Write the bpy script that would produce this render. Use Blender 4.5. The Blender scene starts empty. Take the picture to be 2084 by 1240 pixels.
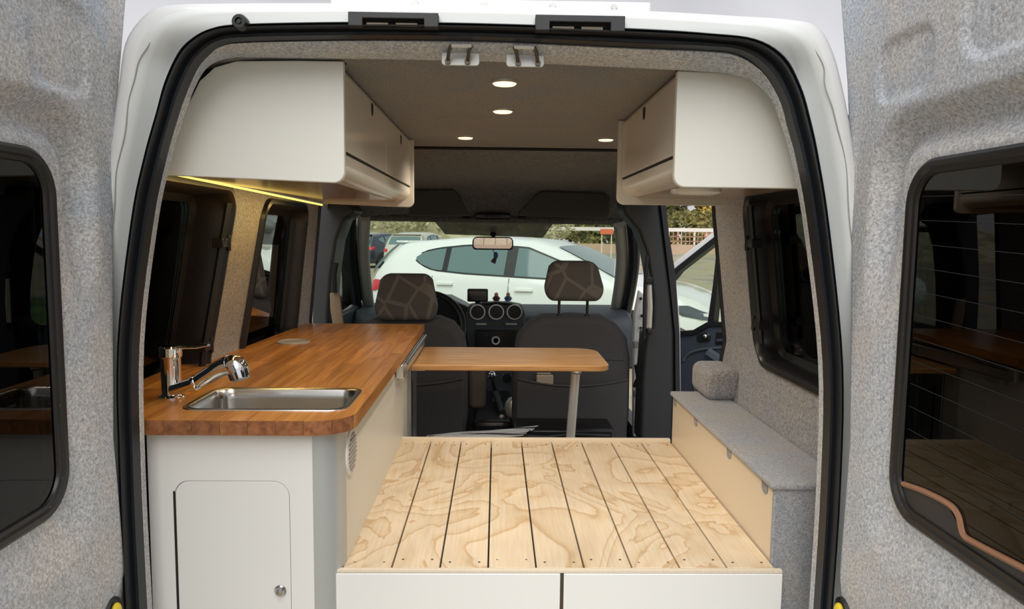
import bpy, bmesh, math, random
from mathutils import Vector, Matrix
random.seed(7)
SC = bpy.context.scene
COL = SC.collection

# ---------------------------------------------------------------- camera
FPX = 1500.0; ROLL = .011; CAM = Vector((0, 0, 1.13))
YAW, PITCH = .021625, .096136
def cam_axes():
    H = Vector((math.cos(YAW), -math.sin(YAW), 0)); Fh = Vector((math.sin(YAW), math.cos(YAW), 0)); Z = Vector((0, 0, 1))
    F = Fh*math.cos(PITCH) - Z*math.sin(PITCH); U0 = Fh*math.sin(PITCH) + Z*math.cos(PITCH)
    return math.cos(ROLL)*H + math.sin(ROLL)*U0, -math.sin(ROLL)*H + math.cos(ROLL)*U0, F
CR, CU, CF = cam_axes()
cd = bpy.data.cameras.new('camera'); cam = bpy.data.objects.new('camera', cd); COL.objects.link(cam)
cd.sensor_width = 36; cd.lens = 36*FPX/2084; cd.clip_start = .02; cd.clip_end = 500
cam.matrix_world = Matrix(((CR.x, CU.x, -CF.x, CAM.x), (CR.y, CU.y, -CF.y, CAM.y), (CR.z, CU.z, -CF.z, CAM.z), (0, 0, 0, 1)))
SC.camera = cam
SC.view_settings.view_transform = 'Standard'; SC.view_settings.look = 'None'
SC.view_settings.gamma = 1; SC.view_settings.use_curve_mapping = False
SC.view_settings.exposure = 0.38
# measured points: the photograph's line of sight cut by a plane of known distance, height or side
def ray(px, py): return CR*((px-1042)/FPX) + CU*((620-py)/FPX) + CF
def WY(px, py, Y): d = ray(px, py); return CAM + d*(Y/d.y)
def WZ(px, py, z): d = ray(px, py); return CAM + d*((z-1.13)/d.z)
def WX(px, py, x): d = ray(px, py); return CAM + d*(x/d.x)

# ---------------------------------------------------------------- world: bright overcast
w = bpy.data.worlds.new('overcast_sky'); SC.world = w; w.use_nodes = True
nt = w.node_tree; nt.nodes.clear()
o = nt.nodes.new('ShaderNodeOutputWorld'); bg = nt.nodes.new('ShaderNodeBackground')
tc = nt.nodes.new('ShaderNodeTexCoord'); no = nt.nodes.new('ShaderNodeTexNoise'); rp = nt.nodes.new('ShaderNodeValToRGB')
no.inputs['Scale'].default_value = 3.2; no.inputs['Detail'].default_value = 4; no.inputs['Roughness'].default_value = .5
rp.color_ramp.elements[0].position = .35; rp.color_ramp.elements[0].color = (.44, .44, .47, 1)
rp.color_ramp.elements[1].position = .68; rp.color_ramp.elements[1].color = (.60, .60, .62, 1)
nt.links.new(tc.outputs['Generated'], no.inputs['Vector']); nt.links.new(no.outputs['Fac'], rp.inputs['Fac'])
nt.links.new(rp.outputs['Color'], bg.inputs['Color']); nt.links.new(bg.outputs[0], o.inputs[0])
bg.inputs['Strength'].default_value = 1.0
# the sun behind thin cloud, over the photographer's shoulder
sd = bpy.data.lights.new('veiled_sun', 'SUN'); sd.energy = 2.2; sd.angle = math.radians(55); sd.color = (1, .98, .95)
so = bpy.data.objects.new('veiled_sun', sd); COL.objects.link(so)
so.rotation_euler = Vector((-.12, -.72, .72)).to_track_quat('Z', 'Y').to_euler()

# ---------------------------------------------------------------- materials
MATS = {}
def nmat(name):
    m = bpy.data.materials.new(name); m.use_nodes = True; MATS[name] = m
    return m, m.node_tree, m.node_tree.nodes['Principled BSDF']
def P(name, col, rough=.5, metal=0, noise=0, nscale=40, bump=0, bscale=200, coat=0, spec=.5):
    m, t, b = nmat(name)
    b.inputs['Base Color'].default_value = (*col, 1); b.inputs['Roughness'].default_value = rough
    b.inputs['Metallic'].default_value = metal; b.inputs['Coat Weight'].default_value = coat
    b.inputs['Specular IOR Level'].default_value = spec
    g = t.nodes.new('ShaderNodeNewGeometry')
    if noise:
        n = t.nodes.new('ShaderNodeTexNoise'); n.inputs['Scale'].default_value = nscale; n.inputs['Detail'].default_value = 3
        t.links.new(g.outputs['Position'], n.inputs['Vector'])
        mx = t.nodes.new('ShaderNodeMix'); mx.data_type = 'RGBA'
        mx.inputs['A'].default_value = (*[c*(1-noise) for c in col], 1); mx.inputs['B'].default_value = (*[min(1, c*(1+noise)) for c in col], 1)
        t.links.new(n.outputs['Fac'], mx.inputs['Factor']); t.links.new(mx.outputs['Result'], b.inputs['Base Color'])
    if bump:
        n = t.nodes.new('ShaderNodeTexNoise'); n.inputs['Scale'].default_value = bscale; n.inputs['Detail'].default_value = 2
        t.links.new(g.outputs['Position'], n.inputs['Vector'])
        bp = t.nodes.new('ShaderNodeBump'); bp.inputs['Strength'].default_value = bump; bp.inputs['Distance'].default_value = .003
        t.links.new(n.outputs['Fac'], bp.inputs['Height']); t.links.new(bp.outputs['Normal'], b.inputs['Normal'])
    return m
def felt(name, dark, light, scale=205):
    m, t, b = nmat(name)
    b.inputs['Roughness'].default_value = 1; b.inputs['Specular IOR Level'].default_value = .1
    b.inputs['Sheen Weight'].default_value = .25; b.inputs['Sheen Roughness'].default_value = .6
    g = t.nodes.new('ShaderNodeNewGeometry')
    n = t.nodes.new('ShaderNodeTexNoise'); n.inputs['Scale'].default_value = scale; n.inputs['Detail'].default_value = 5; n.inputs['Roughness'].default_value = .7; n.inputs['Distortion'].default_value = .6
    n2 = t.nodes.new('ShaderNodeTexNoise'); n2.inputs['Scale'].default_value = 9; n2.inputs['Detail'].default_value = 3
    for q in (n, n2): t.links.new(g.outputs['Position'], q.inputs['Vector'])
    r = t.nodes.new('ShaderNodeValToRGB'); r.color_ramp.elements[0].position = .36; r.color_ramp.elements[1].position = .64
    r.color_ramp.elements[0].color = (*dark, 1); r.color_ramp.elements[1].color = (*light, 1)
    t.links.new(n.outputs['Fac'], r.inputs['Fac'])
    r2 = t.nodes.new('ShaderNodeValToRGB'); r2.color_ramp.elements[0].position = .38; r2.color_ramp.elements[1].position = .62
    r2.color_ramp.elements[0].color = (.88, .93, 1.0, 1); r2.color_ramp.elements[1].color = (1, .98, .95, 1)
    t.links.new(n2.outputs['Fac'], r2.inputs['Fac'])
    mx = t.nodes.new('ShaderNodeMix'); mx.data_type = 'RGBA'; mx.blend_type = 'MULTIPLY'; mx.inputs['Factor'].default_value = 1
    t.links.new(r.outputs['Color'], mx.inputs['A']); t.links.new(r2.outputs['Color'], mx.inputs['B'])
    t.links.new(mx.outputs['Result'], b.inputs['Base Color'])
    bp = t.nodes.new('ShaderNodeBump'); bp.inputs['Strength'].default_value = .5; bp.inputs['Distance'].default_value = .003
    t.links.new(n.outputs['Fac'], bp.inputs['Height']); t.links.new(bp.outputs['Normal'], b.inputs['Normal'])
    return m
def emit(name, col, s):
    m, t, b = nmat(name); b.inputs['Base Color'].default_value = (*col, 1)
    b.inputs['Emission Color'].default_value = (*col, 1); b.inputs['Emission Strength'].default_value = s
    return m
def glass(name, tint, gl=.08, rough=.0):
    m = bpy.data.materials.new(name); m.use_nodes = True; MATS[name] = m
    t = m.node_tree; t.nodes.clear()
    o = t.nodes.new('ShaderNodeOutputMaterial'); tr = t.nodes.new('ShaderNodeBsdfTransparent'); tr.inputs[0].default_value = (*tint, 1)
    gs = t.nodes.new('ShaderNodeBsdfGlossy'); gs.inputs['Roughness'].default_value = rough; gs.inputs[0].default_value = (1, 1, 1, 1)
    fr = t.nodes.new('ShaderNodeLayerWeight'); fr.inputs['Blend'].default_value = gl
    mx = t.nodes.new('ShaderNodeMixShader')
    t.links.new(fr.outputs['Fresnel'], mx.inputs[0]); t.links.new(tr.outputs[0], mx.inputs[1]); t.links.new(gs.outputs[0], mx.inputs[2]); t.links.new(mx.outputs[0], o.inputs[0])
    return m
def plywood():
    m, t, b = nmat('pine_plywood'); b.inputs['Roughness'].default_value = .55
    g = t.nodes.new('ShaderNodeNewGeometry')
    mp = t.nodes.new('ShaderNodeMapping'); mp.inputs['Scale'].default_value = (1, .75, 1)
    t.links.new(g.outputs['Position'], mp.inputs['Vector'])
    n = t.nodes.new('ShaderNodeTexNoise'); n.inputs['Scale'].default_value = 2.7; n.inputs['Detail'].default_value = 5; n.inputs['Roughness'].default_value = .45; n.inputs['Distortion'].default_value = .9
    t.links.new(mp.outputs[0], n.inputs['Vector'])
    mu = t.nodes.new('ShaderNodeMath'); mu.operation = 'MULTIPLY'; mu.inputs[1].default_value = 12
    fr = t.nodes.new('ShaderNodeMath'); fr.operation = 'FRACT'
    t.links.new(n.outputs['Fac'], mu.inputs[0]); t.links.new(mu.outputs[0], fr.inputs[0])
    r = t.nodes.new('ShaderNodeValToRGB'); e = r.color_ramp.elements
    e[0].position = 0; e[0].color = (.75, .62, .44, 1); e[1].position = 1; e[1].color = (.75, .62, .44, 1)
    for p_, c_ in ((.40, (.73, .595, .41, 1)), (.75, (.69, .535, .345, 1)), (.90, (.57, .40, .22, 1)), (.95, (.745, .57, .38, 1))):
        q = e.new(p_); q.color = c_
    t.links.new(fr.outputs[0], r.inputs['Fac'])
    n3 = t.nodes.new('ShaderNodeTexNoise'); n3.inputs['Scale'].default_value = 1.0; n3.inputs['Detail'].default_value = 4
    m3 = t.nodes.new('ShaderNodeMapping'); m3.inputs['Scale'].default_value = (160, 8, 60)
    t.links.new(g.outputs['Position'], m3.inputs['Vector']); t.links.new(m3.outputs[0], n3.inputs['Vector'])
    n4 = t.nodes.new('ShaderNodeTexNoise'); n4.inputs['Scale'].default_value = 5; t.links.new(g.outputs['Position'], n4.inputs['Vector'])
    ad = t.nodes.new('ShaderNodeMath'); ad.operation = 'ADD'; t.links.new(n3.outputs['Fac'], ad.inputs[0]); t.links.new(n4.outputs['Fac'], ad.inputs[1])
    r3 = t.nodes.new('ShaderNodeMapRange'); r3.inputs['From Min'].default_value = .6; r3.inputs['From Max'].default_value = 1.4; r3.inputs['To Min'].default_value = .84; r3.inputs['To Max'].default_value = 1.12
    t.links.new(ad.outputs[0], r3.inputs['Value'])
    mx = t.nodes.new('ShaderNodeMix'); mx.data_type = 'RGBA'; mx.blend_type = 'MULTIPLY'; mx.inputs['Factor'].default_value = 1
    t.links.new(r.outputs['Color'], mx.inputs['A']); t.links.new(r3.outputs['Result'], mx.inputs['B'])
    t.links.new(mx.outputs['Result'], b.inputs['Base Color'])
    return m
def wood(name, dark, light, rough=.35, sc=(60, 4, 60), rnd=.22, coat=.2):
    m, t, b = nmat(name); b.inputs['Roughness'].default_value = rough; b.inputs['Coat Weight'].default_value = coat; b.inputs['Coat Roughness'].default_value = .35
    g = t.nodes.new('ShaderNodeNewGeometry'); oi = t.nodes.new('ShaderNodeObjectInfo')
    mp = t.nodes.new('ShaderNodeMapping'); mp.inputs['Scale'].default_value = sc
    t.links.new(g.outputs['Position'], mp.inputs['Vector'])
    av = t.nodes.new('ShaderNodeVectorMath'); av.operation = 'ADD'
    sv = t.nodes.new('ShaderNodeMath'); sv.operation = 'MULTIPLY'; sv.inputs[1].default_value = 50
    t.links.new(oi.outputs['Random'], sv.inputs[0]); t.links.new(mp.outputs[0], av.inputs[0]); t.links.new(sv.outputs[0], av.inputs[1])
    n = t.nodes.new('ShaderNodeTexNoise'); n.inputs['Scale'].default_value = 1; n.inputs['Detail'].default_value = 5; n.inputs['Distortion'].default_value = .8
    t.links.new(av.outputs[0], n.inputs['Vector'])
    r = t.nodes.new('ShaderNodeValToRGB'); r.color_ramp.elements[0].position = .3; r.color_ramp.elements[1].position = .72
    r.color_ramp.elements[0].color = (*dark, 1); r.color_ramp.elements[1].color = (*light, 1)
    t.links.new(n.outputs['Fac'], r.inputs['Fac'])
    mr = t.nodes.new('ShaderNodeMapRange'); mr.inputs['To Min'].default_value = 1-rnd; mr.inputs['To Max'].default_value = 1+rnd
    t.links.new(oi.outputs['Random'], mr.inputs['Value'])
    mx = t.nodes.new('ShaderNodeMix'); mx.data_type = 'RGBA'; mx.blend_type = 'MULTIPLY'; mx.inputs['Factor'].default_value = 1
    t.links.new(r.outputs['Color'], mx.inputs['A']); t.links.new(mr.outputs['Result'], mx.inputs['B'])
    t.links.new(mx.outputs['Result'], b.inputs['Base Color'])
    return m
def crackle():
    m, t, b = nmat('headrest_fabric'); b.inputs['Roughness'].default_value = .95
    g = t.nodes.new('ShaderNodeTexCoord'); v = t.nodes.new('ShaderNodeTexVoronoi'); v.feature = 'DISTANCE_TO_EDGE'; v.inputs['Scale'].default_value = 10
    mp = t.nodes.new('ShaderNodeMapping'); mp.inputs['Scale'].default_value = (1.1, .3, 1); t.links.new(g.outputs['Object'], mp.inputs['Vector'])
    t.links.new(mp.outputs[0], v.inputs['Vector'])
    r = t.nodes.new('ShaderNodeValToRGB'); r.color_ramp.elements[0].position = .05; r.color_ramp.elements[1].position = .075
    r.color_ramp.elements[0].color = (.175, .155, .135, 1); r.color_ramp.elements[1].color = (.105, .094, .085, 1)
    t.links.new(v.outputs['Distance'], r.inputs['Fac']); t.links.new(r.outputs['Color'], b.inputs['Base Color'])
    return m
def ground_mat():
    m, t, b = nmat('ground_mix'); b.inputs['Roughness'].default_value = .95
    g = t.nodes.new('ShaderNodeNewGeometry'); n = t.nodes.new('ShaderNodeTexNoise'); n.inputs['Scale'].default_value = .35; n.inputs['Detail'].default_value = 8; n.inputs['Roughness'].default_value = .65
    t.links.new(g.outputs['Position'], n.inputs['Vector'])
    r = t.nodes.new('ShaderNodeValToRGB'); e = r.color_ramp.elements
    e[0].position = .38; e[0].color = (.20, .20, .19, 1); e[1].position = .62; e[1].color = (.36, .27, .15, 1)
    q = e.new(.5); q.color = (.36, .33, .22, 1)
    t.links.new(n.outputs['Fac'], r.inputs['Fac']); t.links.new(r.outputs['Color'], b.inputs['Base Color'])
    return m
def leaf_mat(name, a, c):
    m, t, b = nmat(name); b.inputs['Roughness'].default_value = .8
    g = t.nodes.new('ShaderNodeNewGeometry'); n = t.nodes.new('ShaderNodeTexNoise'); n.inputs['Scale'].default_value = .9
    t.links.new(g.outputs['Position'], n.inputs['Vector'])
    r = t.nodes.new('ShaderNodeValToRGB'); r.color_ramp.elements[0].position = .42; r.color_ramp.elements[1].position = .58
    r.color_ramp.elements[0].color = (*a, 1); r.color_ramp.elements[1].color = (*c, 1)
    t.links.new(n.outputs['Fac'], r.inputs['Fac']); t.links.new(r.outputs['Color'], b.inputs['Base Color'])
    return m

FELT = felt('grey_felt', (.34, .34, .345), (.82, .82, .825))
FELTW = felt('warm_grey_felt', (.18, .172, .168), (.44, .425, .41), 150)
CEIL = felt('ceiling_felt', (.15, .145, .14), (.30, .285, .275), 230)
BENCHF = felt('bench_carpet', (.225, .22, .218), (.45, .44, .43), 260)
HEADL = felt('dark_headliner', (.085, .08, .075), (.17, .16, .15), 60)
WHITEB = P('white_bodywork', (.77, .78, .785), .28, noise=.05, nscale=6, coat=.3)
PAINT2 = P('seam_sealed_paint', (.74, .77, .77), .45, noise=.05, nscale=12)
CAB = P('cream_laminate', (.78, .775, .71), .38, noise=.015, nscale=5)
CABW = P('white_laminate', (.84, .84, .81), .4, noise=.015, nscale=5)
CREAM = P('cream_panel', (.80, .69, .52), .4, noise=.02, nscale=5)
CABS = P('satin_laminate', (.70, .66, .58), .22, noise=.02, nscale=5)
RUB = P('black_rubber', (.011, .013, .017), .42, bump=.15, bscale=90)
BPL = P('black_plastic', (.012, .012, .013), .35)
PILT = P('light_pillar_trim', (.52, .52, .47), .7)
UNDER = P('reflection_browned_laminate', (.34, .26, .20), .16)  # reflection of the dark windows put into the underside colour
DPL = P('anthracite_plastic', (.024, .026, .030), .5, bump=.1, bscale=600)
DOORC = P('blue_grey_plastic', (.045, .055, .075), .5)
GREYTRIM = P('grey_trim', (.34, .34, .31), .7)
DASHM = P('lit_dash_plastic', (.065, .075, .09), .55)  # paler than the anthracite plastic: windscreen light put into the colour
LEGM = P('pale_leg_paint', (.66, .64, .60), .35, .25)
CAPM = P('satin_steel_cap', (.50, .49, .47), .45, .4)
CHROME = P('chrome', (.86, .86, .87), .06, 1)
STEEL = P('brushed_steel', (.55, .54, .52), .24, 1)
ALU = P('aluminium', (.62, .62, .61), .35, .85)
POSTM = P('silver_corner_profile', (.50, .53, .53), .35, .35)
ZINC = P('painted_zinc', (.55, .55, .53), .4, .5)
BROWNM = P('bronzed_rod', (.12, .10, .08), .4, .7)
DARKGAP = P('dark_gap', (.012, .011, .010), .8)
SEATF = P('charcoal_seat_fabric', (.062, .062, .066), .9, noise=.1, nscale=90, bump=.2, bscale=700)
SEATB = P('brown_seat_fabric', (.11, .088, .075), .9, noise=.1, nscale=90)
PLY = plywood()
HEADR = crackle()
BUTCHER = wood('butcher_block', (.33, .120, .024), (.58, .255, .060))
BUTEND = wood('butcher_end_grain', (.17, .055, .018), (.36, .14, .05), .45, (60, 60, 60))
TABW = wood('oiled_table_wood', (.44, .205, .06), (.70, .40, .15), .38, (5, 70, 60), 0)
EDGEW = P('plywood_edge', (.74, .64, .50), .6, noise=.12, nscale=200)
WGLASS = glass('windscreen_glass', (.86, .91, .87), .12)
TINT = glass('tinted_glass', (.10, .115, .115), .22)
CARGL = P('car_window_glass', (.13, .20, .20), .08, coat=.3)
CARW = P('white_car_paint', (.80, .83, .80), .18, coat=.6)
CARD = P('dark_car_paint', (.03, .04, .06), .2, coat=.6)
CARB = P('beige_car_paint', (.55, .53, .45), .25, coat=.5)
REDL = P('red_lamp', (.6, .03, .04), .2, coat=.5)
LAMPG = P('headlamp_glass', (.10, .12, .13), .1, .3, coat=.6)
TYRE = P('tyre_rubber', (.02, .02, .02), .9)
WARM = emit('warm_led_disc', (1, .70, .38), 1.7)
LED = emit('yellow_led_strip', (1, .72, .15), 1.3)
YEL = P('yellow_plastic', (.80, .60, .03), .4)
BELT = P('beige_belt', (.27, .20, .13), .8)
PEACH = P('peach_plastic', (.75, .38, .22), .5); BLUEP = P('blue_plastic', (.05, .15, .38), .5); DARKR = P('dark_red_plastic', (.09, .04, .04), .5)
ORANGE = P('orange_sign', (.70, .16, .07), .6)
FENCEW = P('pale_fence', (.72, .64, .56), .7); FENCER = P('rusty_fence', (.52, .30, .20), .8)
CONC = P('pale_wall', (.74, .70, .66), .9, noise=.06, nscale=2)
BARK = P('bark', (.12, .08, .05), .9)
LEAFG = leaf_mat('green_leaves', (.08, .085, .03), (.26, .23, .07)); LEAFY = leaf_mat('yellow_leaves', (.24, .20, .05), (.55, .38, .08))
SCRUB = leaf_mat('dry_scrub', (.30, .28, .15), (.50, .46, .29))
GROUND = ground_mat()
GRASS = leaf_mat('grass_green', (.05, .10, .02), (.12, .20, .05))
COPPER = P('copper_strip', (.42, .22, .13), .5, .4)
SHADEB = glass('shade_band', (.42, .42, .40), .08)
_t = SHADEB.node_tree; _o = [n for n in _t.nodes if n.type == 'OUTPUT_MATERIAL'][0]; _s = _o.inputs[0].links[0].from_socket
_d = _t.nodes.new('ShaderNodeBsdfDiffuse'); _d.inputs[0].default_value = (.35, .36, .32, 1); _n = _t.nodes.new('ShaderNodeTexNoise'); _n.inputs['Scale'].default_value = 14
_g = _t.nodes.new('ShaderNodeNewGeometry'); _t.links.new(_g.outputs['Position'], _n.inputs['Vector'])
_m = _t.nodes.new('ShaderNodeMixShader'); _t.links.new(_n.outputs['Fac'], _m.inputs[0]); _t.links.new(_s, _m.inputs[1]); _t.links.new(_d.outputs[0], _m.inputs[2]); _t.links.new(_m.outputs[0], _o.inputs[0])
FOIL = P('silver_white_foil', (.92, .90, .86), .35, 0, noise=.3, nscale=260)
CASE = P('beige_case', (.42, .36, .28), .6)
SCREEN = P('dark_screen', (.012, .02, .02), .08)

# ---------------------------------------------------------------- geometry helpers
class MB:
    def __init__(s): s.v = []; s.f = []
    def add(s, vs, fs):
        b = len(s.v); s.v += [tuple(v) for v in vs]; s.f += [tuple(b+i for i in f) for f in fs]; return s
    def box(s, x0, x1, y0, y1, z0, z1):
        return s.add([(x, y, z) for x in (x0, x1) for y in (y0, y1) for z in (z0, z1)],
                     [(0, 1, 3, 2), (4, 6, 7, 5), (0, 4, 5, 1), (2, 3, 7, 6), (0, 2, 6, 4), (1, 5, 7, 3)])
    def prism(s, poly, ax, a0, a1):
        # poly: 2D points; ax: extrusion axis; remaining axes in xyz order
        def mk(p, a): return {'x': (a, p[0], p[1]), 'y': (p[0], a, p[1]), 'z': (p[0], p[1], a)}[ax]
        n = len(poly); vs = [mk(p, a0) for p in poly] + [mk(p, a1) for p in poly]
        return s.add(vs, [tuple(range(n)), tuple(range(2*n-1, n-1, -1))] + [(i, (i+1) % n + 0, n+(i+1) % n, n+i) for i in range(n)])
    def slab(s, pts, off):
        # polygon of 3D points, thickened by the vector off
        off = Vector(off); n = len(pts); vs = [Vector(p) for p in pts] + [Vector(p)+off for p in pts]
        return s.add(vs, [tuple(range(n)), tuple(range(2*n-1, n-1, -1))] + [(i, (i+1) % n, n+(i+1) % n, n+i) for i in range(n)])
    def tube(s, pts, r, n=8, closed=False, caps=True, flat=None):
        pts = [Vector(p) for p in pts]; m = len(pts); rs = r if isinstance(r, (list, tuple)) else [r]*m
        rings = []; up = None
        for i, p in enumerate(pts):
            a = pts[(i-1) % m] if (i > 0 or closed) else p; b = pts[(i+1) % m] if (i < m-1 or closed) else p
            d = (b-a).normalized()
            if up is None: up = Vector((0, 0, 1)) if abs(d.z) < .9 else Vector((0, 1, 0))
            x = d.cross(up).normalized(); up = x.cross(d).normalized()
            fx, fy = flat if flat else (1, 1)
            rings.append([p + (x*math.cos(k*2*math.pi/n)*fx + up*math.sin(k*2*math.pi/n)*fy)*rs[i] for k in range(n)])
        vs = [v for q in rings for v in q]; fs = []
        for i in range(m if closed else m-1):
            j = (i+1) % m
            for k in range(n): fs.append((i*n+k, i*n+(k+1) % n, j*n+(k+1) % n, j*n+k))
        if caps and not closed: fs += [tuple(range(n-1, -1, -1)), tuple(range((m-1)*n, m*n))]
        return s.add(vs, fs)
    def lathe(s, prof, c, ax='z', n=24, a0=0, a1=2*math.pi):
        # prof: (radius, height) pairs
        c = Vector(c); vs = []
        full = abs(a1-a0-2*math.pi) < 1e-6; k_ = n if full else n+1
        for (r, h) in prof:
            for k in range(k_):
                t = a0+(a1-a0)*k/n; u, v = r*math.cos(t), r*math.sin(t)
                vs.append(c + (Vector((u, v, h)) if ax == 'z' else Vector((u, h, v)) if ax == 'y' else Vector((h, u, v))))
        fs = []
        for i in range(len(prof)-1):
            for k in range(n):
                fs.append((i*k_+k, i*k_+(k+1) % k_, (i+1)*k_+(k+1) % k_, (i+1)*k_+k))
        if full:
            if prof[0][0] > 1e-6: fs.append(tuple(range(k_-1, -1, -1)))
            if prof[-1][0] > 1e-6: fs.append(tuple(range((len(prof)-1)*k_, len(prof)*k_)))
        return s.add(vs, fs)
    def ball(s, c, r, n=12, m=8):
        r = r if isinstance(r, tuple) else (r, r, r); c = Vector(c); vs = []; fs = []
        for i in range(m+1):
            t = math.pi*i/m
            for k in range(n):
                a = 2*math.pi*k/n; vs.append(c+Vector((r[0]*math.sin(t)*math.cos(a), r[1]*math.sin(t)*math.sin(a), r[2]*math.cos(t))))
        for i in range(m):
            for k in range(n): fs.append((i*n+k, (i+1)*n+k, (i+1)*n+(k+1) % n, i*n+(k+1) % n))
        return s.add(vs, fs)
    def grid(s, fn, us, vs_, skip=None):
        vs = [fn(u, v) for u in us for v in vs_]; nv = len(vs_); fs = []
        for i in range(len(us)-1):
            for j in range(nv-1):
                if skip and skip((us[i]+us[i+1])/2, (vs_[j]+vs_[j+1])/2): continue
                fs.append((i*nv+j, i*nv+j+1, (i+1)*nv+j+1, (i+1)*nv+j))
        return s.add(vs, fs)
    def loft(s, rings, closed=True):
        n = len(rings[0]); vs = [p for q in rings for p in q]; fs = []
        for i in range(len(rings)-1):
            for k in range(n if closed else n-1): fs.append((i*n+k, i*n+(k+1) % n, (i+1)*n+(k+1) % n, (i+1)*n+k))
        return s.add(vs, fs)

def lin(a, b, n): return [a+(b-a)*i/(n-1) for i in range(n)]
def rrect(x0, x1, y0, y1, r, n=6):
    # r: one radius or four: (x0,y0) (x1,y0) (x1,y1) (x0,y1)
    r = r if isinstance(r, (list, tuple)) else [r]*4; out = []
    for (cx, cy, a, q) in ((x0+r[0], y0+r[0], math.pi, r[0]), (x1-r[1], y0+r[1], 1.5*math.pi, r[1]), (x1-r[2], y1-r[2], 0, r[2]), (x0+r[3], y1-r[3], .5*math.pi, r[3])):
        if q < 1e-5: out.append((cx, cy)); continue
        for i in range(n+1):
            t = a+i/n*math.pi/2; out.append((cx+q*math.cos(t), cy+q*math.sin(t)))
    return out
def interp(tab, x):
    if x <= tab[0][0]: return tab[0][1]
    for (a, p), (b, q) in zip(tab, tab[1:]):
        if x <= b: return p+(q-p)*(x-a)/(b-a)
    return tab[-1][1]
def sm(a, b, x):
    t = max(0, min(1, (x-a)/(b-a))); return t*t*(3-2*t)
def smooth_path(pts, k=4):
    pts = [Vector(p) for p in pts]; out = []
    for i in range(len(pts)-1):
        p0 = pts[max(i-1, 0)]; p1 = pts[i]; p2 = pts[i+1]; p3 = pts[min(i+2, len(pts)-1)]
        for j in range(k):
            t = j/k; out.append(.5*((2*p1)+(p2-p0)*t+(2*p0-5*p1+4*p2-p3)*t*t+(3*p1-p0-3*p2+p3)*t**3))
    out.append(pts[-1]); return out

ORG = {}
def origin(o):
    return ORG.get(o.name, Vector((0, 0, 0)))
def obj(name, mb, mat, parent=None, bevel=0, seg=2, smooth=40, local=False, label=None, kind=None, sub=0, flip=False):
    me = bpy.data.meshes.new(name)
    off = Vector((0, 0, 0)) if (local or parent is None) else origin(parent)
    me.from_pydata([tuple(Vector(v)-off) for v in mb.v], [], mb.f)
    bm = bmesh.new(); bm.from_mesh(me); bmesh.ops.recalc_face_normals(bm, faces=bm.faces)
    if flip: bmesh.ops.reverse_faces(bm, faces=bm.faces)
    bm.to_mesh(me); bm.free()
    me.materials.append(mat)
    if smooth: me.shade_smooth(); me.set_sharp_from_angle(angle=math.radians(smooth))
    o = bpy.data.objects.new(name, me); COL.objects.link(o)
    if parent: o.parent = parent; ORG[o.name] = origin(parent)
    if bevel:
        b = o.modifiers.new('bevel', 'BEVEL'); b.width = bevel; b.segments = seg; b.limit_method = 'ANGLE'; b.angle_limit = math.radians(35)
    if sub:
        q = o.modifiers.new('subsurf', 'SUBSURF'); q.levels = sub; q.render_levels = sub
    if label: o['label'] = label
    if kind: o['kind'] = kind
    return o
def thing(name, label, cat, loc=(0, 0, 0), group=None, kind=None, rz=0):
    o = bpy.data.objects.new(name, None); COL.objects.link(o); o.location = loc; o.rotation_euler.z = rz
    o.empty_display_size = .05; ORG[o.name] = Vector(loc)
    o['label'] = label; o['category'] = cat
    if group: o['group'] = group
    if kind: o['kind'] = kind
    return o
def tag(o, label, cat, group=None):
    o['label'] = label; o['category'] = cat
    if group: o['group'] = group
    return o
def struct(name, mb, mat, label, **k):
    o = obj(name, mb, mat, **k); o['kind'] = 'structure'; o['label'] = label; return o
def sthing(name, label, loc=(0, 0, 0)):
    o = bpy.data.objects.new(name, None); COL.objects.link(o); o.location = loc; ORG[o.name] = Vector(loc)
    o['label'] = label; o['kind'] = 'structure'; o.empty_display_size = .05
    return o

# ================================================================ STRUCTURE
def wall_x_left(Y, z):
    b = interp([(1.3, -.745), (2.0, -.755), (2.2, -.75), (2.8, -.715), (3.2, -.70)], Y)
    if z < .8: return b
    if z < 1.2: return b+(-.675-b)*(z-.8)/.4
    t = (z-1.2)/.235; return -.675+.12*t**1.7
def wall_x_right(Y, z):
    if z < .64: return .705
    if z < .8: return .705+.025*(z-.64)/.16
    if z < 1.2: return .73-.05*(z-.8)/.4
    t = (z-1.2)/.235; return .68-.12*t**1.7
def in_rr(Y, z, y0, y1, z0, z1, r):
    dx = max(y0+r-Y, Y-(y1-r), 0); dz = max(z0+r-z, z-(z1-r), 0)
    return y0 < Y < y1 and z0 < z < z1 and math.hypot(dx, dz) < r
W1 = (1.30, 1.905, .735, 1.228, .06); W2 = (2.165, 2.63, .73, 1.21, .05); W3 = (1.25, 2.0, .792, 1.24, .07)
m = MB().grid(lambda y, z: (wall_x_left(y, z), y, z), lin(1.33, 2.82, 150), lin(0, 1.435, 145),
              lambda y, z: in_rr(y, z, *W1) or in_rr(y, z, *W2))
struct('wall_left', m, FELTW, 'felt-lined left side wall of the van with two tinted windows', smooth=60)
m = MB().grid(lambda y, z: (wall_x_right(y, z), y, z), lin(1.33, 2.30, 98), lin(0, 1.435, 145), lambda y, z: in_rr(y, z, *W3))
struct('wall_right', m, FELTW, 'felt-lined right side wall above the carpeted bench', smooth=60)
# carpet lip and rubber along the edge of the sliding door opening
for nm, wf, yy in (('trim_1', wall_x_right, 2.305), ('trim_2', wall_x_left, 2.825)):
    m = MB().tube([(wf(yy, z), yy, z) for z in lin(.02, 1.42, 30)], .009, 8)
    struct(nm, m, RUB, 'thin black rubber edge where the felt wall ends', smooth=60)

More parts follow.
